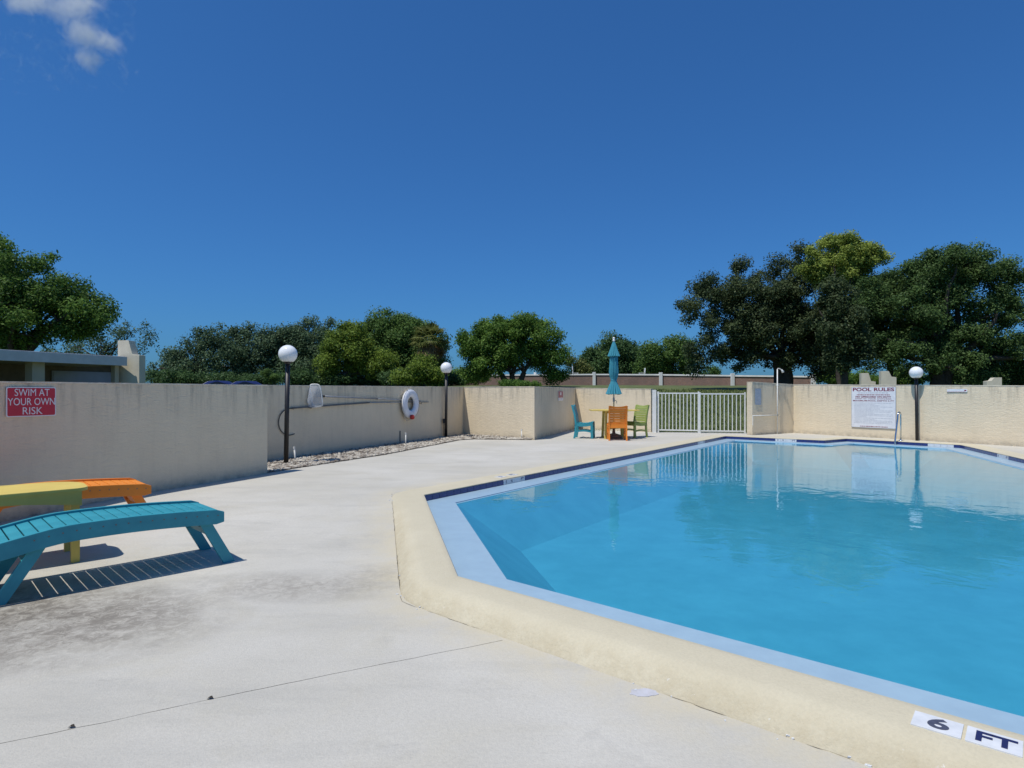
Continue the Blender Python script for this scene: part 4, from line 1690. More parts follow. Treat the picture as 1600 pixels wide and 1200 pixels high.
# yellow low table with a rounded end
zt0 = deck_z(0, 4.9)
e = empty("low_table", (-3.53, 5.08, zt0), R(90 - 228))
tag(e, "yellow low table with rounded end between the loungers", "side table")
LT, WT = 1.25, 0.60
def tabletop(inset, L0):
    pts_ = []
    r1, r2 = 0.10 - inset * .5, 0.30 - inset * .5
    # front corner (y=0), back corner (y=-WT); foot end at x=0
    for k in range(7):
        a = R(90 + 90 * k / 6)
        pts_.append((inset + r1 + r1 * math.cos(a), -inset - r1 + r1 * math.sin(a)))
    for k in range(9):
        a = R(180 + 90 * k / 8)
        pts_.append((inset + r2 + r2 * math.cos(a), -WT + inset + r2 + r2 * math.sin(a)))
    pts_ += [(L0 - inset, -WT + inset), (L0 - inset, -inset)]
    return pts_
m = MB(); m.prism(tabletop(0, LT), 0.595, 0.623); m.build("top", M['yellow'], e, bevel=0.005)
# apron with an arched underside
for y_ in (-0.030, -WT + 0.030):
    m = MB()
    vs = []
    N_ = 15
    for k in range(N_):
        f = k / (N_ - 1)
        x = 0.05 + (LT - 0.10) * f
        zb_ = 0.475 + 0.055 * math.sin(math.pi * f)
        vs += [(x, y_ - 0.014, zb_), (x, y_ + 0.014, zb_), (x, y_ + 0.014, 0.595), (x, y_ - 0.014, 0.595)]
    fs = [(3, 2, 1, 0), tuple(range(4 * N_ - 4, 4 * N_))]
    for k in range(N_ - 1):
        for j in range(4):
            fs.append((4 * k + j, 4 * k + (j + 1) % 4, 4 * k + 4 + (j + 1) % 4, 4 * k + 4 + j))
    m.add(vs, fs)
    m.build("apron", M['yellow'], e)
for x_ in (0.09, LT - 0.09):
    m = MB(); m.box((x_ if x_ > .5 else 0.064, -WT / 2, 0.535), (0.028, WT - 0.09, 0.118)); m.build("apron", M['yellow'], e)
    for y_ in (-0.075, -WT + 0.075):
        m = MB(); m.box((x_, y_, 0.295), (0.060, 0.060, 0.595)); m.build("leg", M['yellow'], e, bevel=0.004)

# ------------------------------------------------------------------ buildings
# clubhouse behind the left wall
U = Vector((0.372, 0.928, 0))            # along the porch edge, away from the camera
Nrm = Vector((0.928, -0.372, 0))         # towards the pool
b0 = Vector((-15.0, 23.7, 0))
e = empty("clubhouse", b0)
tag(e, "low cream clubhouse with a flat porch roof behind the left wall", "building")
def bbox(name, s0, s1, n0, n1, z0, z1, mat, bev=0.0, parent=None):
    m = MB()
    pts_ = [U * s0 + Nrm * n0, U * s1 + Nrm * n0, U * s1 + Nrm * n1, U * s0 + Nrm * n1]
    m.prism([(p.x, p.y) for p in pts_], z0, z1)
    return m.build(name, M[mat], parent or e, bevel=bev)
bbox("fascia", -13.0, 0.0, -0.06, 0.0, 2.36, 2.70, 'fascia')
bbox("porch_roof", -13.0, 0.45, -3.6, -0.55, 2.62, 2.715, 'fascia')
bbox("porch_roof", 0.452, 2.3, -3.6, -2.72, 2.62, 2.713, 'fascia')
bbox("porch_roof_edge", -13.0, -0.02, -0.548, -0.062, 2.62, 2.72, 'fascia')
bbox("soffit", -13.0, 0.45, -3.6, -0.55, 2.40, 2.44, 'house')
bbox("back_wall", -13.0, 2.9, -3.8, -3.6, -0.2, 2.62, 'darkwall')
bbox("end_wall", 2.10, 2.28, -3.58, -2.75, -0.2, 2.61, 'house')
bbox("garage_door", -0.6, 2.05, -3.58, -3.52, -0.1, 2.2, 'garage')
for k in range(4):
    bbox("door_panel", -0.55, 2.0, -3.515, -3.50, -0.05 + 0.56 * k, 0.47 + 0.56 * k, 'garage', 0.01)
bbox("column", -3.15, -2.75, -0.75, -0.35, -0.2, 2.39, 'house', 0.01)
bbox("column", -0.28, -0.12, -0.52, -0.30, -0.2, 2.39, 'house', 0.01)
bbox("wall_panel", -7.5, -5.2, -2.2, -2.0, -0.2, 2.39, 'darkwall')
bbox("column", -5.15, -4.9, -2.4, -1.9, -0.2, 2.39, 'house', 0.01)
m = MB()
ra = [U * -13 + Nrm * -3.0 + Vector((0, 0, 2.74)), U * -3.6 + Nrm * -3.0 + Vector((0, 0, 2.74)), U * -3.6 + Nrm * -12 + Vector((0, 0, 2.74)), U * -13 + Nrm * -12 + Vector((0, 0, 2.74)),
      U * -9.5 + Nrm * -7.5 + Vector((0, 0, 4.3)), U * -7.5 + Nrm * -7.5 + Vector((0, 0, 4.3))]
m.add(ra, [(0, 1, 5, 4), (1, 2, 5), (2, 3, 4, 5), (3, 0, 4)])
m.build("hip_roof", M['roof'], e)


def pier(name, px0, px1, ptop, d, depth, label, mat='pier', rz=0.0, flip=False, zb=None, shoulder=0.42):
    a = P(px0, ptop, d)
    w = (px1 - px0) / 950 * d
    h = a.z
    z0 = ground_z(a.x, d) - 0.3 if zb is None else zb
    sh = h - shoulder
    prof_ = [(0, z0), (0, h), (0.50 * w, h), (0.68 * w, sh), (w, sh - 0.03), (w, z0)]
    if flip: prof_ = [(w - x, z) for x, z in prof_]
    m = MB()
    n = len(prof_)
    c_, s_ = math.cos(rz), math.sin(rz)
    vs = [(x * c_, x * s_, z) for x, z in prof_] + [(x * c_ - depth * s_, x * s_ + depth * c_, z) for x, z in prof_]
    m.add(vs, [tuple(range(n)), tuple(reversed(range(n, 2 * n)))] + [(k, (k + 1) % n, n + (k + 1) % n, n + k) for k in range(n)])
    o = m.build(name, M[mat], None, bevel=0.01)
    o.location = (a.x, d, 0)
    tag(o, label, "pier")
    return o


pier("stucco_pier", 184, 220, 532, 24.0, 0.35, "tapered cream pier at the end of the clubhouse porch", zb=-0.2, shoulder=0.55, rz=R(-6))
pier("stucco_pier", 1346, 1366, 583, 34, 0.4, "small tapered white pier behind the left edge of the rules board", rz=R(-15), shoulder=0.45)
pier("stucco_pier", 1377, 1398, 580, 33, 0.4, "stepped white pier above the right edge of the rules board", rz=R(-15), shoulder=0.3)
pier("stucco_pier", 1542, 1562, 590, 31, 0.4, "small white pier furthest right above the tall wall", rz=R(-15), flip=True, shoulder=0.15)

# brick boundary wall with white coping and piers
bl = [(700, 587, 605, 84), (928, 585.5, 603, 78), (1032, 586, 603, 75), (1144, 587.5, 603.5, 71), (1270, 589, 604, 66)]
e = empty("brick_wall", (0, 75, 2.0))
tag(e, "low brick boundary wall with white coping across the grass", "wall")
Minv = Matrix.Translation((0, -75, -2.0))
me = bpy.data.meshes.new("brickwork")
vs, fs, uv = [], [], []
s = 0
mc = MB()
prev = None
for (px, pt, pb_, d) in bl:
    t, bt = P(px, pt, d), P(px, pb_, d)
    if prev is not None:
        s2 = s + (Vector((t.x, t.y)) - Vector((prev[0].x, prev[0].y))).length
        q = len(vs)
        back_ = Vector((0.1, 0.25, 0))
        vs += [Minv @ prev[1] - Vector((0, 0, .6)), Minv @ bt - Vector((0, 0, .6)), Minv @ t, Minv @ prev[0]]
        fs.append((q, q + 1, q + 2, q + 3))
        uv += [(s, prev[1].z - .6), (s2, bt.z - .6), (s2, t.z), (s, prev[0].z)]
        q = len(vs)
        vs += [Minv @ prev[1] - Vector((0, 0, .6)) + back_, Minv @ bt - Vector((0, 0, .6)) + back_, Minv @ t + back_, Minv @ prev[0] + back_]
        fs.append((q + 3, q + 2, q + 1, q))
        uv += [(s2, t.z), (s, prev[0].z), (s, prev[1].z - .6), (s2, bt.z - .6)][::-1]
        mc.bar(Minv @ prev[0] + Vector((0.05, 0.12, 0.03)), Minv @ t + Vector((0.05, 0.12, 0.03)), 0.42, 0.17)
        s = s2
    prev = (t, bt)
me.from_pydata(vs, [], fs)
ul = me.uv_layers.new(name="UVMap")
for i, c in enumerate(uv):
    ul.data[i].uv = c
link("brickwork", me, M['brick'], e)
mc.build("coping", M['white_coping'], e)
for (px, pt, pb_, d) in bl[1:] + [(836, 586, 604, 81)]:
    t, bt = P(px, pt - 4, d), P(px, pb_, d)
    c = Minv @ Vector((t.x, t.y - 0.1, 0))
    m = MB(); m.box((c.x, c.y, (t.z + bt.z) / 2 - 2.0 - 0.15), (0.34, 0.5, t.z - bt.z + 0.3)); m.build("pier", M['white_coping'], e, bevel=0.02)
# white lounge frames and vents standing beyond the brick wall
def far_chair(px, py0, py1, d, label, mirror=1):
    e2 = empty("white_deck_chair", (P(px, 600, d).x, d, P(px, py1, d).z - 0.45))
    tag(e2, label, "chair", "white deck chairs beyond the brick wall")
    hgt = (py1 - py0) / 950 * d
    for yy in (-0.28, 0.28):
        m = MB()
        m.bar((0.30 * mirror, yy, 0.0), (0.42 * mirror, yy, hgt + 0.45), 0.06, 0.06, up=(1, 0, 0)); m.build("back_post", M['white_coping'], e2)
        m = MB(); m.bar((-0.35 * mirror, yy, 0.0), (-0.30 * mirror, yy, 0.70), 0.06, 0.06, up=(1, 0, 0)); m.build("leg", M['white_coping'], e2)
        m = MB(); m.bar((-0.42 * mirror, yy, 0.72), (0.38 * mirror, yy, 0.72), 0.09, 0.05); m.build("arm", M['white_coping'], e2)
    m = MB(); m.box((0, 0, 0.46), (0.66, 0.54, 0.07)); m.build("seat", M['white_coping'], e2)
    m = MB(); m.box((0.38 * mirror, 0, hgt + 0.18), (0.05, 0.52, 0.50)); m.build("back_panel", M['white_coping'], e2)
far_chair(899, 572, 586, 84, "white deck chair beyond the brick wall left of the umbrella", -1)
far_chair(1003, 575, 586, 82, "white deck chair beyond the brick wall right of the umbrella")
far_chair(1086, 575, 587, 79, "white deck chair beyond the brick wall above the gate")

# parked cars, of which only roofs clear the wall
def car(px, py, d, mat, label, rz):
    top_ = P(px, py, d)
    e2 = empty("parked_car", (top_.x, d, top_.z - 1.45), rz)
    tag(e2, label, "car", "cars parked beyond the left wall")
    L_, Wc = 4.5, 1.8
    prof_ = [(-2.25, .35), (-2.25, .75), (-1.95, .92), (-1.0, 1.0), (-0.35, 1.40), (0.2, 1.45), (0.95, 1.42), (1.65, 1.02), (2.15, .95), (2.25, .6), (2.2, .35)]
    m = MB()
    n = len(prof_)
    for s in (-1, 1):
        m.v += [(x, s * (Wc / 2 - (0.16 if z > 1.1 else 0)), z) for x, z in prof_]
    m.f += [tuple(range(n)), tuple(reversed(range(n, 2 * n)))] + [(k, (k + 1) % n, n + (k + 1) % n, n + k) for k in range(n)]
    m.build("body", M[mat], e2, bevel=0.03)
    for s in (-1, 1):
        m = MB(); m.add([(-0.85, s * 0.885, 1.03), (1.45, s * 0.885, 1.05), (0.9, s * 0.76, 1.37), (-0.3, s * 0.76, 1.36)], [(0, 1, 2, 3)]); m.build("window", M['carglass'], e2)
        for x in (-1.4, 1.4):
            m = MB(); m.tube([(x, s * 0.72, .33), (x, s * 0.92, .33)], 0.33, 18); m.build("wheel", M['tyre'], e2)
car(335, 594.8, 44, 'carblue', "dark blue car parked beyond the wall, left one of the pair", R(20))
car(378, 595.2, 43, 'carblue', "dark blue car parked beyond the wall, right one of the pair", R(20))

# ------------------------------------------------------------------ trees
LEAF = {
    'oak': leaf_material("live_oak_leaves", (0.0354, 0.059, 0.0265), (0.118, 0.1534, 0.0649), 0.3),
    'moss': leaf_material("grey_green_oak_leaves", (0.0461, 0.084, 0.0434), (0.1633, 0.242, 0.126), 0.32),
    'left': leaf_material("broadleaf_leaves", (0.0375, 0.0866, 0.0212), (0.1781, 0.3011, 0.0594), 0.42),
    'bush': leaf_material("yellow_green_leaves", (0.0656, 0.1205, 0.0212), (0.2716, 0.3613, 0.0594), 0.42),
    'dome': leaf_material("mid_green_leaves", (0.0486, 0.1012, 0.0255), (0.1781, 0.2841, 0.0721), 0.37),
    'round': leaf_material("fresh_green_leaves", (0.0549, 0.1205, 0.0223), (0.2104, 0.3345, 0.0669), 0.42),
    'right': leaf_material("olive_green_leaves", (0.0408, 0.0809, 0.0256), (0.145, 0.2327, 0.0727), 0.33999999999999997),
    'pine': leaf_material("pine_needles", (0.1239, 0.1829, 0.0354), (0.4012, 0.472, 0.1003), 0.37),
    'far': leaf_material("far_dark_leaves", (0.0337, 0.0722, 0.0275), (0.1125, 0.1927, 0.0636), 0.32),
    'palm': leaf_material("palm_fronds", (0.0669, 0.1003, 0.0289), (0.2676, 0.2788, 0.0892), 0.37),
    'deadfrond': leaf_material("dead_palm_fronds", (0.1784, 0.1227, 0.0624), (0.5352, 0.3791, 0.2007), 0.32),
}


def leaves(rng, centers, radii, per, size, flat=0.75, out_bias=0.8, drop=0.0):
    """leaf quads scattered through clumps; returns verts and tints"""
    Vs, Ts = [], []
    for c, r in zip(centers, radii):
        n = max(6, int(per * r * r))
        d = rng.normal(size=(n, 3))
        d /= np.linalg.norm(d, axis=1)[:, None]
        rad = r * rng.random(n) ** 0.45
        p = d * rad[:, None]
        p[:, 2] *= flat
        p += rng.normal(0, 0.12 * r, (n, 3))
        if drop > 0:
            p[:, 2] -= drop * rng.random(n) ** 3 * r
        nrm = d * out_bias + rng.normal(0, 0.55, (n, 3)) + np.array([0, 0, 0.35])
        nrm /= np.linalg.norm(nrm, axis=1)[:, None]
        t = np.cross(nrm, rng.normal(size=(n, 3)))
        t /= np.linalg.norm(t, axis=1)[:, None]
        b = np.cross(nrm, t)
        s = size * rng.uniform(0.55, 1.35, n)[:, None]
        q = np.empty((n, 4, 3))
        P0 = p + c
        q[:, 0] = P0 - t * s * 0.62
        q[:, 1] = P0 - b * s * 0.34 + t * s * 0.05
        q[:, 2] = P0 + t * s * 0.62
        q[:, 3] = P0 + b * s * 0.34 + t * s * 0.05
        Vs.append(q.reshape(-1, 3))
        Ts.append(np.clip(rng.normal(0.42, 0.22, n) + rng.normal(0, 0.14), 0, 1))
    return np.concatenate(Vs), np.concatenate(Ts)


def sample_lobes(rng, lobes, n, shell=0.5):
    vol = np.array([(l[3] * l[4] * l[5]) ** 0.72 for l in lobes])
    vol /= vol.sum()
    out = []
    for i, l in enumerate(lobes):
        k = max(2, int(round(n * vol[i])))
        d = rng.normal(size=(k, 3))
        d /= np.linalg.norm(d, axis=1)[:, None]
        rr = shell + (1 - shell) * rng.random(k) ** 0.6
        p = d * rr[:, None] * np.array(l[3:6]) + np.array(l[:3])
        out.append(p)
    return np.concatenate(out)


def limb(mb, a, b, r0, r1, rng, bend=0.12, n=6, sides=7):
    a, b = Vector(a), Vector(b)
    L = (b - a).length
    k1 = Vector(rng.normal(0, bend * L, 3))
    k1.z = abs(k1.z) * 0.5
    pts_ = []
    for i in range(n + 1):
        t = i / n
        pts_.append(a.lerp(b, t) + k1 * (math.sin(math.pi * t)) + Vector(rng.normal(0, 0.012 * L, 3)) * (0 < i < n))
    mb.tube(pts_, [r0 + (r1 - r0) * i / n for i in range(n + 1)], sides, cap=False)
    return pts_


def tree(name, label, kind, lobes_px, d, trunk_px, seed, nclump, crad, per, lsize, trunk_r=0.35, flat=0.75, bark='bark', group=None,
         shell=0.42, depth=0.8, nlimb=10, drop=0.0, trunks=None, jit=1.0, tcat="tree", zoff=0.0):
    rng = np.random.default_rng(seed)
    k = d / 950
    lobes = []
    for l in lobes_px:
        px, py, rx, ry = l[:4]
        dd = d + (l[4] if len(l) > 4 else 0)
        c = P(px, py, dd)
        kk = dd / 950
        lobes.append((c.x, c.y, c.z, rx * kk, max(rx, ry) * kk * depth, ry * kk))
    C = sample_lobes(rng, lobes, nclump, shell)
    gz_ = ground_z(P(trunk_px, 600, d).x, d)
    C[:, 2] = np.maximum(C[:, 2], gz_ + 0.25)
    per = per * 3.2; lsize = lsize * 0.64
    rad = crad * rng.uniform(0.6, 1.35, len(C))
    base = Vector((P(trunk_px, 600, d).x, d, gz_ - 0.3))
    e = empty(name, base)
    tag(e, label, tcat, group)
    V, T = leaves(rng, C - np.array(base), rad, per, lsize, flat, drop=drop)
    link("crown", fast_mesh("crown", V, 4, T), LEAF[kind], e)
    mb = MB()
    cz = np.mean([l[2] for l in lobes]) - base.z
    top_ = Vector((np.mean([l[0] for l in lobes]) - base.x, 0, cz))
    if trunks is None: trunks = [0]
    forks = []
    for tx_ in trunks:
        fk = Vector((tx_ * 1.6 + top_.x * 0.15, rng.normal(0, .2), max(0.9, cz * 0.42)))
        limb(mb, (tx_ * 0.5, 0, 0), fk, trunk_r, trunk_r * 0.7, rng, 0.05, 6, 12)
        forks.append(fk)
    order = rng.permutation(len(C))
    Cl = C - np.array(base)
    for i in range(min(nlimb, len(C))):
        fk = forks[i % len(forks)]
        tgt = Vector(Cl[order[i]])
        pts_ = limb(mb, fk, tgt, trunk_r * 0.42, trunk_r * 0.07, rng, 0.10, 7, 7)
        for j in range(3):
            st = pts_[rng.integers(2, 6)]
            dist = np.linalg.norm(Cl - np.array(st), axis=1)
            cand = np.argsort(dist)[rng.integers(0, min(12, len(Cl)))]
            limb(mb, st, Vector(Cl[cand]), trunk_r * 0.15, trunk_r * 0.035, rng, 0.10, 4, 5)
    mb.build("trunk", M[bark], e, True)
    return e


# left, behind the clubhouse
tree("shade_tree", "big broad leafy tree towering over the clubhouse roof", 'left',
     [(20, 430, 62, 66), (75, 462, 62, 48), (125, 485, 52, 36), (40, 495, 90, 40), (-90, 430, 100, 90), (150, 497, 30, 24), (60, 525, 60, 22)],
     33, 20, 21, 150, 0.72, 300, 0.20, 0.38, group="trees beyond the walls", nlimb=14)
tree("oak_tree", "sparse mossy oak branch reaching past the cream pier", 'moss',
     [(205, 512, 26, 14), (240, 526, 20, 10), (175, 525, 34, 20), (222, 545, 10, 12), (130, 545, 60, 22), (90, 560, 60, 25)],
     40, 165, 22, 62, 0.50, 170, 0.17, 0.22, group="trees beyond the walls", nlimb=16, drop=0.8)
# row of mossy oaks
tree("oak_tree", "grey green mossy oak at the left end of the tree row", 'moss',
     [(285, 562, 40, 20), (250, 580, 26, 12), (322, 527, 26, 13), (345, 556, 36, 26), (300, 588, 60, 14), (308, 515, 10, 7), (268, 553, 16, 8), (338, 512, 10, 7), (296, 540, 20, 12)],
     72, 310, 23, 120, 0.95, 55, 0.34, 0.4, group="trees beyond the walls", nlimb=20, drop=0.9, shell=0.3)
tree("oak_tree", "tall mossy oak behind the nearest lamp globe, left", 'moss',
     [(362, 526, 26, 14), (366, 512, 9, 7), (400, 548, 36, 28), (378, 575, 50, 24), (398, 520, 22, 9), (386, 511, 8, 5), (348, 540, 16, 12), (420, 525, 16, 9)],
     76, 375, 24, 120, 0.95, 60, 0.34, 0.4, group="trees beyond the walls", nlimb=20, drop=0.9, shell=0.3)
tree("oak_tree", "dense dull green oak just right of the nearest lamp globe", 'moss',
     [(455, 540, 44, 28), (500, 532, 32, 24), (470, 572, 52, 28), (517, 505, 7, 8), (486, 506, 11, 7), (440, 524, 30, 12), (474, 516, 16, 9), (508, 515, 12, 9)],
     78, 470, 25, 150, 1.05, 85, 0.34, 0.4, group="trees beyond the walls", nlimb=16, drop=0.6)
tree("broadleaf_tree", "yellow green bushy tree left of the tall dome tree", 'bush',
     [(535, 545, 28, 38), (515, 565, 18, 30), (560, 560, 26, 34), (550, 520, 26, 16), (590, 575, 30, 24)],
     66, 545, 26, 120, 0.95, 110, 0.30, 0.3, group="trees beyond the walls", nlimb=8)
tree("broadleaf_tree", "tall dome shaped green tree left of the gap in the trees", 'dome',
     [(622, 525, 46, 40), (655, 540, 34, 38), (590, 525, 30, 24), (630, 565, 55, 32), (665, 572, 30, 24), (610, 505, 30, 18)],
     72, 625, 27, 190, 1.15, 95, 0.32, 0.4, group="trees beyond the walls", nlimb=10)
tree("shrub_mass_tree", "low leafy tree behind the corner lamp globe", 'round',
     [(722, 590, 22, 11), (745, 592, 25, 9), (700, 592, 16, 9)], 70, 722, 28, 40, 0.6, 200, 0.22, 0.12, group="trees beyond the walls", nlimb=5)
tree("round_tree", "round fresh green tree with low branches beyond the wall", 'round',
     [(790, 527, 50, 32), (750, 540, 34, 28), (838, 535, 38, 34), (770, 560, 48, 26), (860, 560, 26, 24), (730, 530, 14, 12), (815, 510, 36, 18), (868, 582, 18, 12), (742, 578, 18, 14), (765, 510, 22, 14)],
     60, 800, 29, 190, 0.85, 165, 0.28, 0.34, group="trees beyond the walls", trunks=[-.7, 0, .8], nlimb=16, shell=0.55)
# far trees behind the brick wall
tree("oak_tree", "dark rounded tree behind the umbrella", 'far', [(958, 560, 42, 32), (925, 568, 20, 22), (990, 570, 22, 22)], 115, 955, 30, 90, 1.7, 40, 0.5, 0.5, group="trees beyond the walls", nlimb=4)
tree("oak_tree", "green tree between umbrella and the great dark oak", 'dome', [(1032, 558, 28, 30), (1060, 562, 26, 32), (1010, 572, 14, 18)], 100, 1036, 31, 80, 1.5, 50, 0.45, 0.45, group="trees beyond the walls", nlimb=5)
tree("far_bush", "small pale green bush beside the far deck chair left of the umbrella", 'palm', [(897, 572, 12, 15), (912, 580, 12, 10)], 105, 902, 32, 20, 1.1, 50, 0.4, 0.3, group="trees beyond the walls", nlimb=4)
tree("far_bush", "low far bush seen under the great oak's left branches", 'dome', [(1110, 582, 16, 7), (1095, 586, 16, 5)], 130, 1104, 33, 22, 1.0, 40, 0.5, 0.3, group="trees beyond the walls", nlimb=3)
# great oak
tree("oak_tree", "great dark spreading oak behind the gate", 'oak',
     [(1175, 470, 62, 50), (1235, 420, 34, 36), (1238, 465, 46, 46), (1128, 455, 44, 36), (1140, 515, 62, 40), (1220, 530, 72, 46), (1085, 475, 22, 14), (1082, 497, 18, 9),
      (1150, 425, 22, 16), (1290, 520, 40, 55), (1165, 560, 36, 18), (1260, 390, 16, 14), (1105, 545, 36, 18), (1092, 562, 12, 16), (1290, 565, 38, 20), (1200, 490, 70, 50), (1262, 500, 50, 50)],
     55, 1222, 34, 330, 0.85, 175, 0.26, 0.62, group="trees beyond the walls", nlimb=22, drop=0.5, shell=0.42, trunks=[0, 0.5])
tree("pine_tree", "tall pine with a bright green rounded top", 'pine',
     [(1318, 388, 38, 20), (1315, 410, 44, 20), (1275, 418, 22, 16), (1340, 410, 28, 18), (1300, 430, 34, 14), (1268, 398, 12, 12), (1355, 392, 18, 12), (1375, 402, 9, 8), (1330, 437, 20, 10)],
     50, 1312, 35, 190, 0.55, 330, 0.22, 0.20, group="trees beyond the walls", nlimb=18, shell=0.4)
tree("broadleaf_tree", "wide olive green tree behind the rules board lamp", 'right',
     [(1480, 425, 60, 36), (1420, 455, 58, 46), (1530, 440, 40, 36), (1400, 500, 60, 40), (1480, 500, 70, 45), (1550, 480, 44, 34), (1585, 505, 36, 40), (1572, 418, 18, 8),
      (1450, 555, 75, 28), (1540, 560, 70, 30), (1380, 548, 34, 26), (1620, 560, 60, 40), (1440, 405, 26, 14), (1510, 398, 30, 14), (1470, 582, 60, 14), (1555, 584, 60, 14), (1490, 412, 78, 26), (1562, 445, 36, 34), (1587, 432, 10, 12), (1348, 505, 26, 46), (1358, 450, 20, 24), (1455, 460, 50, 50), (1510, 530, 60, 40)],
     48, 1472, 36, 420, 0.75, 200, 0.23, 0.62, group="trees beyond the walls", nlimb=24, shell=0.4, trunks=[-.4, .4])
tree("oak_tree", "slender dark tree standing between oak and olive tree", 'oak', [(1318, 520, 32, 46), (1330, 558, 32, 22), (1312, 478, 28, 26), (1300, 455, 18, 12)], 45, 1322, 37, 110, 0.68, 190, 0.25, 0.28, group="trees beyond the walls", nlimb=10)
tree("broadleaf_tree", "olive green tree filling the space left of the widest tree", 'right',
     [(1368, 470, 34, 34), (1358, 505, 26, 36), (1385, 520, 40, 40), (1400, 450, 36, 26), (1372, 545, 26, 18), (1350, 440, 14, 12)],
     52, 1392, 38, 170, 0.72, 190, 0.23, 0.3, group="trees beyond the walls", nlimb=12)
# sunlit undergrowth behind the tall wall
for i, (px, py, rx, ry, d_, lab) in enumerate(((1300, 588, 26, 14, 85, "sunlit green bush left of the small white piers"),
                                               (1350, 592, 26, 12, 88, "sunlit green bush between the white piers and the oak"),
                                               (1408, 590, 32, 14, 84, "sunlit green bush left of the rules board lamp"),
                                               (1575, 588, 40, 16, 60, "dark green bush at the right end of the tall wall"),
                                               (1505, 592, 30, 10, 75, "low green bush right of the rules board lamp"))):
    tree("leafy_bush", lab, 'round' if i < 3 else 'right', [(px, py, rx, ry), (px + rx * .5, py + 4, rx * .6, ry * .7)], d_, px, 50 + i, 40, 0.9, 75, 0.33, 0.12, group="bushes behind the tall wall", nlimb=4, tcat="bush")
for i, (px, py, rx, ry, lab) in enumerate(((415, 588, 7, 12, "small rounded shrub left of the nearest lamp post, taller one"), (429, 592, 6, 8, "small rounded shrub left of the nearest lamp post, shorter one"))):
    tree("shrub", lab, 'dome', [(px, py, rx, ry)], 46, px, 60 + i, 16, 0.22, 1500, 0.09, 0.04, group="shrubs behind the wall", nlimb=3, tcat="shrub", shell=0.2)
# weeds on the bank beside the round tree and ragged undergrowth under the tree row
for i, (px, py, rx, ry, d_, lab) in enumerate(((795, 600, 22, 5, 34, "leafy weeds on the bank below the round tree, left clump"), (828, 601, 22, 5, 33, "leafy weeds on the bank below the round tree, right clump"))):
    tree("weed_clump", lab, 'round', [(px, py, rx, ry)], d_, px, 70 + i, 30, 0.20, 900, 0.10, 0.012, group="weeds on the bank", nlimb=4, tcat="weeds")
for i, px in enumerate((265, 330, 395, 460, 520, 575, 630, 685)):
    tree("undergrowth", ("dark undergrowth below the tree row, %s of eight clumps from the left" % ("first second third fourth fifth sixth seventh eighth".split()[i])),
         'far', [(px, 590 + 3 * (i % 3), 40, 8), (px + 12, 595, 30, 5)], 64 + (i % 3) * 2, px, 80 + i, 50, 0.7, 90, 0.28, 0.10, group="undergrowth clumps below the tree row", nlimb=4, tcat="undergrowth")

# cabbage palm beside the dome tree
def palm(px, py, d, label, seed):
    rng = np.random.default_rng(seed)
    c = P(px, py, d)
    gz_ = ground_z(c.x, d)
    e = empty("cabbage_palm", (c.x, d, gz_))
    tag(e, label, "palm tree")
    H = c.z - gz_
    m = MB()
    m.tube([(0, 0, -0.3), (0.1, 0, H * 0.5), (0, 0, H)], [0.22, 0.19, 0.2], 10)
    m.build("trunk", M['palebark'], e, True)
    for part, n, el0, el1, mat_ in (("fronds", 46, -25, 80, 'palm'), ("dead_fronds", 26, -80, -30, 'deadfrond')):
        Vs, Ts = [], []
        for k in range(n):
            az = rng.uniform(0, 2 * math.pi)
            el = R(rng.uniform(el0, el1))
            L = rng.uniform(0.9, 1.5)
            dirv = np.array([math.cos(az) * math.cos(el), math.sin(az) * math.cos(el), math.sin(el)])
            side = np.cross(dirv, [0, 0, 1.0]); side /= np.linalg.norm(side) + 1e-6
            hub = np.array([0, 0, H]) + dirv * L * 0.9
            t0 = rng.uniform(0.2, 0.8)
            for j in range(15):
                an = R(-75 + 150 * j / 14)
                v = dirv * math.cos(an) + side * math.sin(an)
                tip = hub + v * rng.uniform(0.95, 1.45) + np.array([0, 0, -0.35])
                mid = hub + v * 0.7
                wv = np.cross(v, [0.2, 0.1, 1.0]); wv /= np.linalg.norm(wv) + 1e-6
                Vs.append(np.array([hub, mid + wv * 0.065, tip, mid - wv * 0.065]))
                Ts.append(t0 + rng.normal(0, .1))
            Vs.append(np.array([[0, 0, H], np.array([0, 0, H]) + dirv * L * .45 + side * .02, hub, np.array([0, 0, H]) + dirv * L * .45 - side * .02])); Ts.append(t0)
        link(part, fast_mesh(part, np.concatenate(Vs), 4, np.clip(np.array(Ts), 0, 1)), LEAF[mat_], e)
palm(672, 532, 64, "cabbage palm with brown hanging fronds against the dome tree", 3)

tree("broadleaf_tree", "low yellow green tree in front of the cabbage palm's trunk", 'bush', [(660, 580, 26, 20), (688, 588, 16, 12), (640, 590, 22, 10)],
     58, 664, 90, 50, 0.75, 120, 0.28, 0.14, group="trees beyond the walls", nlimb=5)

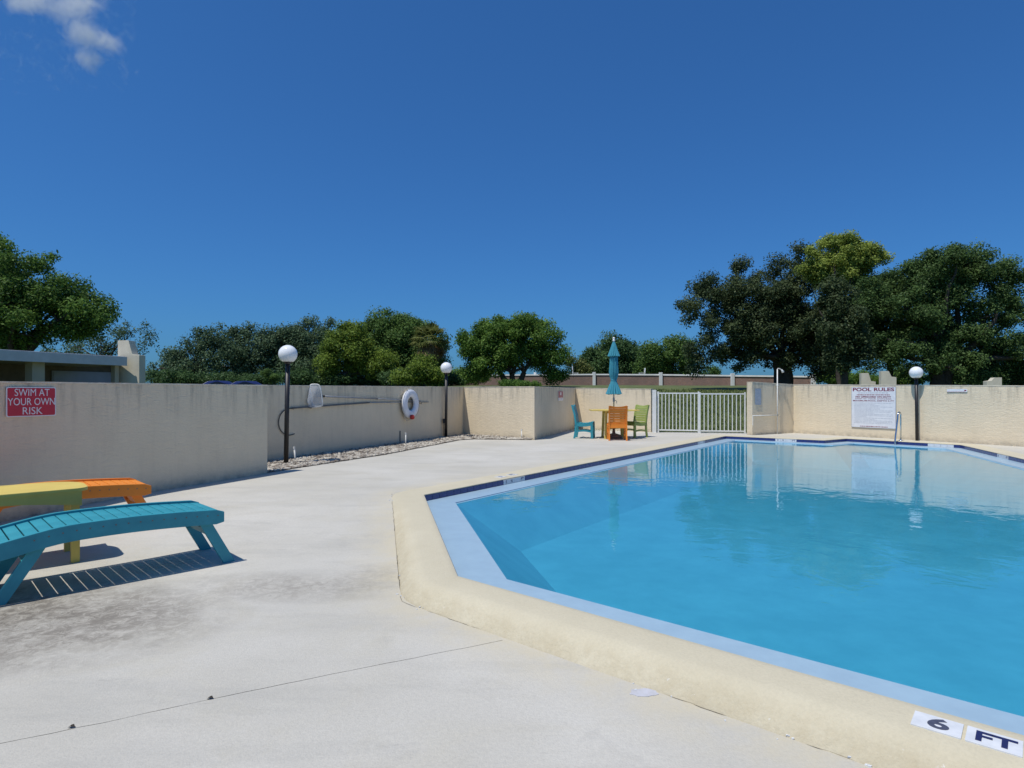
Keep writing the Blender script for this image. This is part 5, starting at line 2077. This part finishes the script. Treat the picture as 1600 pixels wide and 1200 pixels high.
# ------------------------------------------------------------------ cloud
def cloud():
    m = bpy.data.materials.new("cloud_vapour")
    m.use_nodes = True
    nt = m.node_tree
    N, L = nt.nodes, nt.links
    for n in list(N): N.remove(n)
    out = N.new('ShaderNodeOutputMaterial')
    pv = N.new('ShaderNodeVolumePrincipled')
    pv.inputs['Color'].default_value = (0.98, 0.98, 0.98, 1)
    pv.inputs['Anisotropy'].default_value = 0.0
    tc = N.new('ShaderNodeTexCoord').outputs['Object']
    sep = N.new('ShaderNodeSeparateXYZ')
    L.new(tc, sep.inputs[0])
    # lumps: (x, y, z, radius) in metres, in the cloud's own frame
    dens = None
    for (x, y, z, rx, rz) in ((-26, 0, 30, 30, 15), (2, 0, 26, 27, 18), (8, 0, 7, 20, 15), (25, 0, -1, 13, 8), (11, 0, -11, 11, 11)):
        vs_ = N.new('ShaderNodeVectorMath'); vs_.operation = 'SUBTRACT'
        L.new(tc, vs_.inputs[0]); vs_.inputs[1].default_value = (x, y, z)
        vd = N.new('ShaderNodeVectorMath'); vd.operation = 'DIVIDE'
        L.new(vs_.outputs[0], vd.inputs[0]); vd.inputs[1].default_value = (rx, 14, rz)
        ln = N.new('ShaderNodeVectorMath'); ln.operation = 'LENGTH'
        L.new(vd.outputs[0], ln.inputs[0])
        f = ramp(N, L, ln.outputs['Value'], 1.0, 0.0)
        dens = f if dens is None else mathn(N, L, 'MAXIMUM', dens, f)
    nz = noise_tex(N, L, tc, 0.095, 9, 0.66, 0.6)
    v = mathn(N, L, 'SUBTRACT', mathn(N, L, 'ADD', dens, mathn(N, L, 'MULTIPLY', nz, 2.2)), 1.32)
    dn = ramp(N, L, v, 0.0, 1.0, 0.0, 0.10)
    L.new(dn, pv.inputs['Density'])
    L.new(pv.outputs[0], out.inputs['Volume'])
    mb = MB()
    mb.box((-8, 0, 12), (96, 30, 82))
    o = mb.build("cloud", m)
    c = P(112, 68, 420)
    o.location = c
    tag(o, "wispy white cloud in the upper left of the sky", "cloud")
    return o


cloud()
